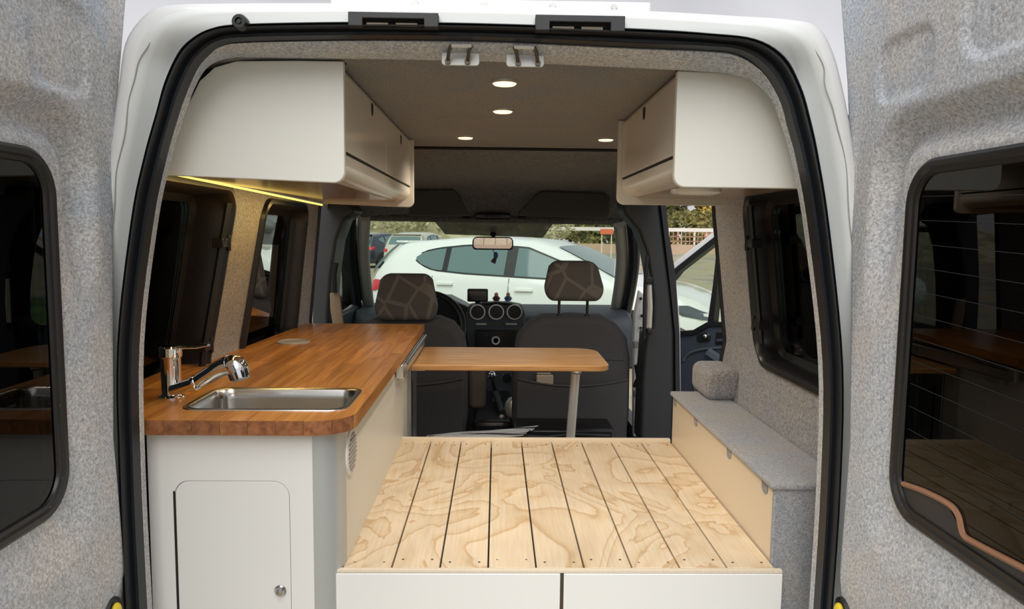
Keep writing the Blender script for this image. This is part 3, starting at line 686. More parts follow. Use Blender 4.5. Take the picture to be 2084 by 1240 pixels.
# table rail on the cabinet
o = thing('table_rail', 'grey metal rail under the worktop edge that holds the table', 'rail', (KX+.01, 2.4, .73))
obj('rail_bar', MB().box(KX+.002, KX+.024, 2.10, 2.74, .708, .750), ALU, o, bevel=.004)
obj('rail_lip', MB().tube([(KX+.027, 2.12, .745), (KX+.027, 2.74, .745)], .006, 8), STEEL, o)
obj('bracket', MB().box(KX+.002, KX+.02, 2.16, 2.24, .690, .722), ZINC, o, bevel=.003)

# worktop made of glued staves
WT, TH = .785, .0275
t = thing('worktop', 'long oiled butcher-block worktop with rounded front corner', 'worktop', (-.5, 2.0, WT))
arc = [(-.335+.07*math.cos(a), 1.395+.07*math.sin(a)) for a in lin(0, -math.pi/2, 12)]
outline = [(-.270, 2.77)]+[(-.712, 2.77), (-.748, 2.19), (-.80, 2.0), (-.815, 1.93), (-.815, 1.365), (-.66, 1.325)]+arc[::-1]
def clip(poly, ax, v, keep_less):
    out_ = []
    for i in range(len(poly)):
        a, b = poly[i], poly[(i+1) % len(poly)]
        ia = (a[ax] <= v) == keep_less or abs(a[ax]-v) < 1e-9; ib = (b[ax] <= v) == keep_less or abs(b[ax]-v) < 1e-9
        if ia: out_.append(a)
        if ia != ib:
            s = (v-a[ax])/(b[ax]-a[ax]); out_.append((a[0]+(b[0]-a[0])*s, a[1]+(b[1]-a[1])*s))
    return out_
HX0, HX1, HY0, HY1 = -.602, -.300, 1.412, 1.598
xs = [-.815, -.772, -.730, -.687, -.645, -.602]+[-.602+.302/6*i for i in range(1, 7)]+[-.2649]
for i in range(len(xs)-1):
    x0, x1 = xs[i], xs[i+1]
    hole = x0 >= HX0-1e-6 and x1 <= HX1+1e-6
    yy = 1.30; cuts = [1.30]
    segs = []
    spans = [(1.30, HY0), (HY1, 2.78)] if hole else [(1.30, 2.78)]
    for (a, b) in spans:
        p = a
        while p < b-1e-6:
            q = min(b, p+random.uniform(.22, .42))
            if b-q < .1: q = b
            segs.append((p, q)); p = q
    for (a, b) in segs:
        g_ = .00035
        pl = clip(clip(clip(clip(outline, 0, x0+g_, False), 0, x1-g_, True), 1, a+g_, False), 1, b-g_, True)
        # drop doubled points
        cl = []
        for p in pl:
            if not cl or (abs(p[0]-cl[-1][0])+abs(p[1]-cl[-1][1])) > 1e-5: cl.append(p)
        if len(cl) > 3 and abs(cl[0][0]-cl[-1][0])+abs(cl[0][1]-cl[-1][1]) < 1e-5: cl.pop()
        if len(cl) < 3: continue
        st = obj('stave', MB().prism(cl, 'z', WT-TH, WT), BUTCHER, t, smooth=30)
        st.data.materials.append(BUTEND)
        if a < 1.31:
            for pg in st.data.polygons:
                if abs(pg.normal.z) < .5 and pg.normal.y < -.3: pg.material_index = 1
obj('splice_line', MB().slab([WZ(498, 706, WT+.0004), WZ(574, 682, WT+.0004), WZ(574.5, 683.5, WT+.0004), WZ(440, 727, WT+.0004)][:3], (0, 0, .0002)), BUTEND, t)
c = WZ(597, 697, WT)
t = thing('steel_grommet', 'flat round steel cap set in the worktop near the window', 'cap', (c.x, c.y, WT))
obj('rim', MB().lathe([(.050, 0), (.050, .003), (.046, .005), (.043, .003), (.043, .0005)], (c.x, c.y, WT), 'z', 32), CAPM, t)
obj('lid', MB().lathe([(.0425, .0006), (.0425, .002), (.02, .0026), (0, .0026)], (c.x, c.y, WT), 'z', 32), CAPM, t)

# sink
t = thing('kitchen_sink', 'rectangular brushed steel sink set in the worktop', 'sink', (-.45, 1.505, WT))
def sr(g, z, r=.035): return [Vector((x, y, z)) for x, y in rrect(-.612+g, -.288-g, 1.401+g, 1.609-g, max(r-g*.3, .012), 8)]
m = MB().loft([sr(0, WT), sr(.001, WT+.0018, .035), sr(.010, WT+.0018), sr(.013, WT-.001), sr(.016, WT-.02), sr(.022, WT-.10), sr(.034, WT-.125), sr(.05, WT-.13)])
m.add(sr(.05, WT-.13), [tuple(range(len(sr(0, 0))))])
obj('basin', m, STEEL, t, smooth=50)
c = (-.45, 1.52, WT-.1295)
obj('drain', MB().lathe([(.028, 0), (.026, .002), (.018, -.0), (0, -.0)], c, 'z', 24), CHROME, t)

# tap
b = Vector((-.668, 1.512, WT))
t = thing('mixer_tap', 'chrome single-lever tap with pull-out spray head beside the sink', 'tap', tuple(b))
obj('body', MB().lathe([(.026, 0), (.026, .003), (.021, .006), (.0195, .010), (.0195, .082), (.0205, .084)], b, 'z', 28), CHROME, t)
obj('cap', MB().lathe([(.0215, .0845), (.0225, .088), (.0222, .104), (.019, .1075), (0, .1085)], b, 'z', 28), CHROME, t)
m = MB().tube([b+Vector(p) for p in ((.008, -.002, .104), (.035, -.006, .106), (.060, -.010, .107), (.084, -.014, .112))], [.011, .010, .009, .006], 12, flat=(1, .38))
obj('lever', m, CHROME, t)
p = [WY(352, 795, 1.495), WY(375, 787, 1.485), WY(398, 779, 1.478)]
obj('spout', MB().tube(p, [.012, .0125, .012], 14), CHROME, t)
p = [WY(394, 781, 1.479), WY(398, 779, 1.478), WY(402, 777, 1.477)]
obj('collar', MB().tube(p, [.0145, .016, .0145], 14), CHROME, t)
q = smooth_path([WY(400, 778, 1.478), WY(425, 763, 1.472), WY(448, 750, 1.466), WY(468, 743, 1.462)], 4)
sp = obj('spray_handle', MB().tube(q, [.0135+.0065*i/(len(q)-1) for i in range(len(q))], 16), CHROME, t)
q = smooth_path([WY(462, 744, 1.463), WY(476, 743, 1.460), WY(485, 752, 1.457), WY(491, 772, 1.452)], 4)
sh = obj('spray_head', MB().tube(q, [.017, .018, .019, .020, .0205, .021, .021, .0208, .0205, .020, .019, .018, .017][:len(q)], 18), CHROME, t)
for i in range(5):
    a = q[-1]; dirv = (q[-1]-q[-5]).normalized(); side = dirv.cross(Vector((0, 1, 0))).normalized(); fr_ = side.cross(dirv).normalized()
    an = -1.2+i*.6; off = (side*math.sin(an)+(-Vector((0, 1, 0)))*math.cos(an))*.0205
    obj('grip_rib', MB().tube([a-dirv*.018+off, a-dirv*.004+off*.95], .0018, 6), BPL, sh)

# table
TZ = .70
t = thing('folding_table', 'narrow oiled wood table on a single leg in front of the seats', 'table', (.04, 2.58, 0))
ol = rrect(-.279, .378, 2.385, 2.765, (.004, .045, .09, .004), 8)
obj('tabletop', MB().prism(ol, 'z', TZ-.020, TZ), TABW, t, bevel=.004, seg=3)
l0 = WY(1172, 750, 2.6); l1 = WY(1161, 890, 2.6); dv = (l1-l0)/(l1.z-l0.z)
top = l0+dv*(.68-l0.z); bot = l0+dv*(0-l0.z)
obj('leg', MB().tube([bot, top+(bot-top)*.07], .0165, 16), LEGM, t, label='pale metal leg')
lk = obj('leg_bracket', MB().box(top.x-.019, top.x+.017, top.y-.018, top.y+.018, .632, .682), ZINC, t, bevel=.006)
obj('pivot', MB().lathe([(.008, 0), (.008, -.004), (0, -.004)], (top.x, top.y-.018, .645), 'y', 14), STEEL, lk)
obj('wall_bracket', MB().box(-.28, -.235, 2.42, 2.72, .672, .6805), ZINC, t, bevel=.001)

# ---------------------------------------------------------------- overhead cabinets
def upper(name, label, sgn, xf, y0, y1, cheek, far, ndoor, holes):
    t = thing(name, label, 'cabinet', (xf-sgn*.14 if False else xf+sgn*.14, (y0+y1)/2, 1.22))
    zb = 1.232
    def face(x): return xf+sgn*x      # distance behind the cheek edge
    # carcass section: door plane, rail, hollow lower edge, underside
    sec = [(.012, 1.430), (.012, 1.276), (.009, 1.274), (.009, 1.262)]
    sec += [(.009+.042*(1-math.cos(a)), 1.262-.030*math.sin(a)) for a in lin(0, math.pi/2, 8)][1:]
    sec += [(.30, zb), (.30, 1.32), (.26, 1.40), (.2, 1.426)]
    obj('carcass', MB().prism([(face(a), z) for a, z in sec], 'y', y0+.014, y1-.014), CABS, t, smooth=30)
    obj('underside', MB().box(*sorted((face(.055), face(.298))), y0+.016, y1-.016, zb-.003, zb-.0002), UNDER, t, label='glossy underside, browned to imitate its dark reflections')
    c = obj('end_cheek', MB().prism(cheek, 'y', y0, y0+.015), CAB, t, bevel=.0015, label='pale cheek facing the camera')
    obj('end_cheek', MB().prism(far, 'y', y1-.015, y1), CABS, t, bevel=.0015)
    L = (y1-y0-.04)/ndoor
    for i in range(ndoor):
        a = y0+.02+i*L+.0015; b = y0+.02+(i+1)*L-.0015
        dd = obj('door', MB().box(*sorted((face(.012), face(.006))), a, b, 1.280, 1.421), CABS, t, bevel=.0012)
        if i < len(holes):
            yy, zz = holes[i]
            pl = [(yy-.012, zz+.012), (yy+.012, zz+.012)]+[(yy+.012*math.cos(q), zz+.012*math.sin(q)*1.1-.002) for q in lin(0, -math.pi, 8)]
            obj('finger_hole', MB().prism(pl, 'x', *sorted((face(.0052), face(.008)))), DARKGAP, dd)
    obj('gap', MB().box(*sorted((face(.0085), face(.013))), y0+.02, y1-.02, 1.2762, 1.2798), DARKGAP, t)
    return t
xl = -.277
cl = [WY(x, y, 1.36) for x, y in ((704, 125), (600, 123), (480, 124), (436, 137), (405, 166), (377, 225), (345, 352), (300, 352))]
arc = [(xl-.020+.020*math.cos(a), 1.239+.021*math.sin(a)-.0) for a in lin(0, -math.pi/2, 7)]
cheek = [(xl, 1.4335)]+[(p.x, p.z) for p in cl[1:6]]+[(-.66, 1.27), (-.66, 1.230)]+[(x, z+.0) for x, z in arc[::-1]]
cheek = [(x, (1.218 if False else z)) for x, z in cheek]
far = [(xl+.004, 1.430), (-.53, 1.425), (-.585, 1.37), (-.62, 1.31), (-.62, 1.222)]+[(xl-.016+.020*math.cos(a), 1.232+.020*math.sin(a)) for a in lin(-math.pi/2, 0, 7)]
gapL = [WY(x, y, 1.385) for x, y in ((704, 112), (600, 110), (480, 110), (430, 122), (392, 160), (372, 200), (380, 225), (408, 168), (438, 140), (482, 130), (600, 129), (704, 131))]
uL = upper('overhead_cabinet', 'large pale overhead cabinet above the sink and worktop', -1, xl, 1.36, 2.46, cheek, far, 2, [(1.70, 1.405), (2.20, 1.400)])
obj('gap_shade_strip', MB().slab(gapL, (0, .006, 0)), DARKGAP, uL, smooth=0)  # black strip added to stand for the shade in the gap above the cheek
a, b = WY(356, 354, 1.378), WY(655, 417, 2.42)
o = thing('led_strip', 'glowing yellow strip light under the overhead cabinet above the worktop', 'light', tuple((a+b)/2))
obj('diffuser', MB().tube([a, b], .0035, 6), LED, o); obj('channel', MB().tube([a+Vector((0, 0, .005)), b+Vector((0, 0, .005))], .0045, 6), ALU, o)
ld = bpy.data.lights.new('strip_glow', 'AREA'); ld.shape = 'RECTANGLE'; ld.size = 1.05; ld.size_y = .012; ld.energy = .8; ld.color = (1, .66, .22)
lo = bpy.data.objects.new('strip_glow', ld); COL.objects.link(lo); lo.location = (a+b)/2+Vector((-.006, 0, -.008)); lo.rotation_euler = (0, math.radians(28), math.radians(90)) if False else (Vector((.45, 0, 1)).to_track_quat('Z', 'X').to_euler())
lo.rotation_mode = 'QUATERNION'
zax = Vector((.55, 0, 1)).normalized(); xax = (b-a).normalized(); yax = zax.cross(xax).normalized(); zax = xax.cross(yax)
lo.rotation_quaternion = Matrix((xax, yax, zax)).transposed().to_quaternion()

xr = .324
cr = [WY(x, y, 1.36) for x, y in ((1377, 144), (1460, 147), (1516, 155), (1550, 176), (1575, 209), (1598, 262), (1630, 382))]
arc = [(xr+.020-.020*math.cos(a), 1.238-.020*math.sin(a)) for a in lin(0, math.pi/2, 7)]
cheek = [(xr, cr[0].z)]+[(xr, 1.25)][:0]+arc+[(.62, 1.218), (.62, 1.25)]+[(p.x+.004, p.z) for p in cr[5:0:-1]]
far = [(xr-.004, 1.430), (.53, 1.42), (.60, 1.35), (.62, 1.210)]+[(xr+.016-.020*math.cos(a), 1.230-.020*math.sin(a)) for a in lin(math.pi/2, 0, 7)]
uR = upper('overhead_cabinet', 'smaller pale overhead cabinet above the carpeted bench', 1, xr, 1.36, 1.995, cheek, far, 1, [(1.69, 1.404)])
gapR = [WY(x, y, 1.385) for x, y in ((1377, 134), (1460, 137), (1522, 146), (1560, 166), (1590, 205), (1598, 240), (1584, 240), (1574, 208), (1550, 180), (1515, 160), (1460, 151), (1377, 148))]
obj('gap_shade_strip', MB().slab(gapR, (0, .006, 0)), DARKGAP, uR, smooth=0)  # painted gap shade again, above the right cheek
c = (.44, 1.62, 1.2285)
o = thing('puck_light', 'unlit round white light under the right overhead cabinet', 'light', c)
obj('shell', MB().lathe([(.050, .002), (.048, -.005), (.040, -.008), (0, -.009)], c, 'z', 28), CABW, o)

# four ceiling spotlights
for k, (x, y) in enumerate(((.013, 1.516), (.012, 1.857), (-.102, 2.375), (.344, 2.376))):
    z = cz(x)-.006
    o = thing('ceiling_spotlight', 'small round glowing spotlight in the felt ceiling, '+['nearest of the four', 'second from the camera', 'far left one', 'far right one beside the right cabinet'][k], 'light', (x, y, z), 'ceiling spotlights')
    obj('bezel', MB().lathe([(.0275, .004), (.0265, -.001), (.024, -.002), (.022, -.001)], (x, y, z), 'z', 24), CAPM, o)
    obj('lens', MB().lathe([(.024, -.0018), (.021, -.0045), (0, -.006)], (x, y, z), 'z', 24), WARM, o)
    s_ = bpy.data.lights.new('spot_glow', 'SPOT'); s_.energy = 5; s_.spot_size = math.radians(150); s_.spot_blend = .8; s_.color = (1, .86, .70); s_.shadow_soft_size = .02
    so_ = bpy.data.objects.new('spot_glow', s_); COL.objects.link(so_); so_.location = (x, y, z-.014)

# ================================================================ CAB CONTENTS
def seat(name, label, cx, px_head, pocket_label, drv):
    Y = 3.1
    t = thing(name, label, 'seat', (cx, 3.3, 0))
    top = .775 if drv else .785
    ol = [(-.235, .22), (-.252, .35), (-.250, .60), (-.235, .69), (-.19, .75), (-.13, top-.002), (0, top+.004), (.13, top-.002), (.19, .75), (.235, .69), (.250, .60), (.252, .35), (.235, .22)]
    sx = [(cx+x, z) for x, z in ol]
    obj('backrest', MB().prism(sx, 'y', Y-.02, Y+.13), SEATF, t, bevel=.035, seg=4, smooth=60)
    obj('cushion', MB().box(cx-.21, cx+.21, Y+.10, Y+.58, .24, .40), SEATB, t, bevel=.05, seg=4)
    pl = [(cx-.235, .25), (cx+.235, .25)]+[(cx+x, .525-.03*(1-(x/.235)**2)) for x in lin(.235, -.235, 12)]
    pk = obj('pocket', MB().prism(pl, 'y', Y-.050, Y-.019), SEATF, t, bevel=.006, smooth=60)
    obj('pocket_hem', MB().tube([(cx+x, Y-.050, .522-.03*(1-(x/.232)**2)) for x in lin(-.232, .232, 14)], .0045, 6), SEATF, pk)
    obj('seam', MB().tube([(cx+x, Y-.021, .60+.004*math.cos(x*8)) for x in lin(-.22, .22, 10)], .002, 5), BPL, t)
    x0, x1, x2, x3, z0, z1 = px_head
    hl = [(x0+.02, z0), (x0-.002, z0+.045), (x2+.002, z1-.025), (x2+.025, z1), (x3-.025, z1), (x3-.002, z1-.025), (x1+.002, z0+.045), (x1-.02, z0)]
    h = obj('headrest', MB().prism(hl, 'y', Y-.045, Y+.055), HEADR, t, bevel=.022, seg=4, smooth=60, label='brown patterned headrest')
    for s in (-.06, .06):
        hx_ = (x0+x1)/2+s; obj('headrest_post', MB().tube([(hx_, Y+.01, z0+.02), (hx_, Y+.02, top-.01)], .006, 8), BPL, t)
        obj('post_sleeve', MB().lathe([(.014, -.004), (.013, .006), (.007, .008)], (hx_, Y+.015, top+.002), 'z', 12), BPL, t)
    obj('seat_base', MB().box(cx-.22, cx+.22, Y+.02, Y+.5, .03, .25), DPL, t, bevel=.02)
    for s in (-.19, .19): obj('seat_rail', MB().box(cx+s-.02, cx+s+.02, Y-.05, Y+.55, .0, .035), BPL, t, bevel=.005)
    return t
seat('driver_seat', 'grey front seat on the left, partly behind the worktop', -.37, (-.509, -.246, -.486, -.267, .762, .957), '', True)
seat('passenger_seat', 'grey front seat on the right behind the table leg', .325, (.203, .453, .219, .427, .85, 1.018), '', False)
obj('folded_arm_rest', MB().box(-.118, -.042, 3.17, 3.30, .36, .60), SEATB, bpy.data.objects['driver_seat'], bevel=.02, seg=3)
# case in the seat pocket
c = WY(1109, 780, 3.055)
o = thing('glasses_case', 'small beige case sticking out of the passenger seat pocket', 'case', (c.x, c.y, .44))
obj('case_body', MB().box(c.x-.036, c.x+.036, 3.058, 3.074, .48, .538), CASE, o, bevel=.006, seg=3)
obj('case_lid', MB().box(c.x-.034, c.x+.026, 3.059, 3.073, .540, .546), CASE, o, bevel=.003)
# streaky white foil mat on the floor behind the seats
rnd = random.Random(3)
o = thing('foil_mat', 'folded silvery white mat lying behind the seats beyond the platform', 'mat', (0, 2.85, .30))
p0, p1 = WY(868, 889, 2.72), WY(1095, 868, 2.85); r1 = WY(1060, 888, 2.72)
for i in range(14):
    f = i/13; a = p0.lerp(p0+Vector((.05, 0, -.004)), f); b = p1.lerp(r1, f)
    w_ = .002+.003*rnd.random()
    pts = [a.lerp(b, s)+Vector((0, 0, .003*math.sin(s*7+i))) for s in lin(0, 1, 14)]
    obj('fold', MB().tube(pts, [.0015+w_*math.sin(math.pi*min(1, .15+.85*s)) for s in lin(0, .95, 14)], 6), FOIL if i % 4 != 2 else DPL, o)
o = obj('floor_bin', MB().box(.07, .47, 2.82, 3.0, .18, .37), BPL, None, bevel=.012); 
o2 = thing('black_tray', 'flat black plastic tray behind the passenger seat', 'tray', (.27, 2.9, .18)); o.name = 'tray_body'; o.parent = o2; o.location = -Vector((.27, 2.9, .18))
obj('tray_rim', MB().tube([(.09, 2.815, .345), (.2, 2.81, .34), (.3, 2.81, .352), (.45, 2.815, .345)], .007, 6), DPL, o2)

# dashboard
t = thing('dashboard', 'dashboard tinted blue-grey for windscreen light, with centre console and round air vents', 'dashboard', (0, 4.0, .3))
m = MB(); sec = [(3.95, .40), (3.93, .62), (3.96, .68), (4.02, .705), (4.36, .715), (4.38, .40)]
obj('shelf', m.prism(sec, 'x', -.77, .74), DASHM, t, bevel=.02, seg=3)
cc = WY(1010, 634, 3.85)
pl = [WY(x, y, 3.86) for x, y in ((950, 690), (946, 640), (955, 622), (985, 617), (1035, 617), (1062, 622), (1070, 640), (1066, 690), (1060, 725), (1058, 870), (985, 870), (962, 725))]
obj('centre_stack', MB().slab(pl, (0, .12, 0)), DASHM, t, bevel=.008, seg=2)
obj('hood', MB().tube([WY(980, 620, 3.86), WY(1010, 617, 3.86), WY(1050, 620, 3.86)], [.005, .009, .005], 8), BPL, t)
for px, py in ((972, 635), (1010, 635), (1047, 635)):
    c = WY(px, py, 3.855)
    v = obj('air_vent', MB().lathe([(.030, .0), (.034, -.004), (.035, -.010), (.041, -.010), (.042, .002)], c, 'y', 28), ALU, t, label='round air vent with silver ring')
    obj('vent_bowl', MB().lathe([(.034, -.004), (.020, -.002), (0, .0)], c, 'y', 20), BPL, v)
    for s in (-.016, 0, .016): obj('vent_slat', MB().box(c.x-.028, c.x+.028, c.y-.008, c.y-.005, c.z+s-.002, c.z+s+.002), DPL, v)
for x0, x1, y0, y1 in ((969, 990, 658, 662), (1029, 1052, 658, 662)):
    a, b = WY(x0, y0, 3.85), WY(x1, y1, 3.85); obj('button_row', MB().box(a.x, b.x, 3.848, 3.862, b.z, a.z), ZINC, t, bevel=.001)
a, b = WY(967, 672, 3.85), WY(1055, 724, 3.85)
rd = obj('radio', MB().box(a.x, b.x, 3.84, 3.87, b.z, a.z), BPL, t, bevel=.006, label='black radio panel')
c = WY(1009, 693, 3.838)
obj('dial', MB().lathe([(.014, .0), (.014, -.008), (.022, -.009), (.023, .0)], c, 'y', 24), WHITEB, rd)
for x0 in (985, 1018):
    a = WY(x0, 683, 3.838); obj('display_text', MB().box(a.x, a.x+.022, 3.836, 3.84, a.z-.003, a.z+.001), DARKR, rd)
c = WY(1032, 770, 3.84); obj('heater_knob', MB().lathe([(.024, .0), (.022, -.014), (0, -.015)], c, 'y', 18), BPL, t)
for i in range(4):
    a_ = i*.8; obj('knob_mark', MB().ball(c+Vector((.028*math.cos(a_), -.004, .028*math.sin(a_))), .0022, 6, 4), ZINC, t)
for px, py in ((1021, 818), (1027, 806)): obj('small_button', MB().ball(WY(px, py, 3.83), .004, 8, 5), ZINC, t)
o = thing('gear_lever', 'gear lever with silver knob between the seats', 'lever', tuple(WY(1005, 815, 3.6)))
obj('shaft', MB().tube([WY(1012, 815, 3.62), WY(1003, 775, 3.6)], [.020, .009], 10), BPL, o)
obj('knob', MB().ball(WY(1001, 764, 3.6), (.021, .018, .022), 16, 10), CHROME, o)
obj('gaiter', MB().lathe([(.07, -.06), (.045, -.02), (.02, .03)], WY(1012, 815, 3.62), 'z', 12), BPL, o)
o = thing('hand_brake', 'dark hand brake lever low between the seats', 'lever', tuple(WY(1010, 835, 3.35)))
obj('grip', MB().tube([WY(1022, 840, 3.3), WY(1008, 800, 3.55)], .014, 8), DPL, o); obj('button', MB().ball(WY(1021, 849, 3.28), (.014, .01, .012), 10, 6), ZINC, o)
o = thing('tunnel_console', 'low dark console between the two front seats', 'console', tuple(WY(1005, 870, 3.4)))
obj('tray', MB().box(-.10, .08, 3.2, 3.86, .05, .30), BPL, o, bevel=.02)
o = thing('water_bottle', 'rounded pale object beside the passenger seat cushion', 'bottle', tuple(WY(1040, 860, 3.3)))
obj('bottle_body', MB().ball(WY(1042, 832, 3.32), (.035, .035, .055), 16, 10), ZINC, o)

# steering wheel
c = WY(868, 668, 3.66)
t = thing('steering_wheel', 'black steering wheel half hidden by the driver seat', 'steering wheel', tuple(c))
tl = math.radians(25)
def sw(r, a, d=0): return c+Vector((r*math.cos(a), r*math.sin(a)*math.sin(tl)-d*math.cos(tl)*-1*-1, r*math.sin(a)*math.cos(tl)+0))
obj('rim', MB().tube([sw(.185, a) for a in lin(0, 2*math.pi, 41)[:-1]], .017, 10, closed=True), BPL, t)
obj('hub', MB().lathe([(.06, .03), (.06, 0), (.05, -.02), (0, -.025)], c, 'y', 20), BPL, t)
for a_ in (0, math.pi, -math.pi/2): obj('spoke', MB().tube([sw(.05, a_), sw(.18, a_)], .014, 8), BPL, t)
obj('column', MB().tube([c, c+Vector((0, .3, -.06))], .04, 10), DPL, t)
m = MB().prism([(c.x-.2, .62), (c.x-.19, .74), (c.x-.1, .79), (c.x+.1, .79), (c.x+.2, .74), (c.x+.22, .62)], 'y', 3.86, 4.1); o = obj('binnacle', m, BPL, bpy.data.objects['dashboard'], bevel=.02, seg=3)

# satnav and two tiny figures
a, b = WY(951, 588, 3.9), WY(993, 615, 3.9)
t = thing('satnav', 'small dark satnav screen standing on the dashboard', 'satnav', ((a.x+b.x)/2, 3.9, b.z))
hs = obj('housing', MB().box(a.x, b.x, 3.90, 3.925, b.z, a.z), BPL, t, bevel=.008, seg=3)
obj('screen', MB().box(a.x+.009, b.x-.009, 3.897, 3.90, b.z+.010, a.z-.009), SCREEN, hs)
obj('mount', MB().tube([((a.x+b.x)/2, 3.93, b.z+.02), ((a.x+b.x)/2, 3.95, .70)], .014, 8), BPL, t)
for px, mt, lb in ((1010, DARKR, 'dark red'), (1034, BLUEP, 'blue')):
    c = WY(px, 611, 4.0)
    t = thing('toy_figure', 'tiny toy figure with %s body standing on the dashboard' % lb, 'toy', tuple(c), 'toy figures on the dashboard')
    obj('body', MB().lathe([(.016, -.004), (.017, .012), (.010, .022)], c, 'z', 12), mt, t)
    obj('head', MB().ball(c+Vector((0, 0, .030)), (.011, .011, .012), 12, 8), PEACH, t)
    for s in (-1, 1): obj('arm', MB().tube([c+Vector((s*.010, 0, .02)), c+Vector((s*.020, -.004, .006))], .004, 6), PEACH, t)

# mirror, ornament, visors, roof lamp
c = WY(1003, 495, 3.72)
t = thing('interior_mirror', 'black interior mirror hanging from the windscreen', 'mirror', tuple(c))
ol = [(c.x+x, c.z+z) for x, z in rrect(-.103, .103, -.034, .032, (.018, .018, .026, .026), 6)]
obj('housing', MB().prism(ol, 'y', c.y, c.y+.03), BPL, t, bevel=.005, seg=3)
ol = [(c.x+x, c.z+z) for x, z in rrect(-.096, .096, -.027, .026, .016, 6)]
obj('mirror_glass', MB().slab([(x_, c.y-.002-.006-(z_-c.z)*.13, z_) for x_, z_ in ol], (0, .008, 0)), P('mirror_silver', (.5, .5, .5), .02, 1), t, smooth=0)
obj('stem', MB().tube([WY(1004, 478, 3.76), WY(1004, 468, 3.8)], [.014, .018], 10), BPL, t)
obj('mount', MB().ball(WY(1004, 467, 3.78), .020, 10, 8), BPL, t)
c = WY(1007, 525, 3.72)
t = thing('hanging_charm', 'small dark charm on a cord below the interior mirror', 'ornament', tuple(c))
obj('cord', MB().tube([WY(1003, 508, 3.715), WY(1006, 516, 3.715)], .0022, 5), DARKR, t)
obj('pendant', MB().ball(WY(1009, 520, 3.715), (.012, .006, .018), 10, 7), BLUEP, t); obj('tassel', MB().tube([WY(1008, 526, 3.715), WY(1003, 535, 3.715)], [.009, .014], 7), DARKR, t)
for k, pts in enumerate((((832, 386), (920, 384), (932, 392), (958, 440), (900, 442), (832, 440)), ((1095, 392), (1105, 388), (1232, 392), (1242, 402), (1242, 440), (1235, 446), (1054, 440), (1056, 430)))):
    q = [WY(x, y, 3.46) for x, y in pts]; c = sum(q, Vector())/len(q)
    t = thing('sun_visor', 'dark grey sun visor above the windscreen, '+('left' if k == 0 else 'right')+' one', 'sun visor', tuple(c), 'sun visors')
    obj('flap', MB().slab([p+Vector((0, -(1.27-p.z)*.25, 0)) for p in q], (0, .022, 0)), P('visor_fabric_%d' % k, (.075, .076, .072), .8), t, bevel=.008, seg=3)
    e = WY(950 if k == 0 else 1062, 443, 3.5); obj('hinge', MB().tube([e+Vector((-.02, 0, 0)), e+Vector((.02, 0, 0))], .007, 8), BPL, t)
a, b = WY(966, 434, 3.6), WY(1040, 447, 3.6)
t = thing('cab_lamp', 'dark cab lamp housing between the sun visors', 'lamp', ((a.x+b.x)/2, 3.6, a.z))
obj('housing', MB().box(a.x, b.x, 3.6, 3.66, b.z, a.z), BPL, t, bevel=.008, seg=3); obj('lens', MB().box(a.x+.05, b.x-.05, 3.594, 3.6, b.z+.012, a.z-.010), DPL, t, bevel=.002)

# ================================================================ OUTSIDE
GZ = -.38
m = MB().grid(lambda x, y: (x, y, GZ), lin(-70, 90, 20), lin(-30, 130, 20)); struct('ground', m, GROUND, 'open gravel and earth ground around the van')
m = MB().grid(lambda x, y: (x, y, GZ+.012+.02*math.sin(x*2)*math.sin(y)), lin(3.0, 9, 16), lin(9.3, 16, 16)); o = obj('grass_patch', m, GRASS); o['kind'] = 'stuff'; tag(o, 'green grass beyond the white hatchback front', 'grass')

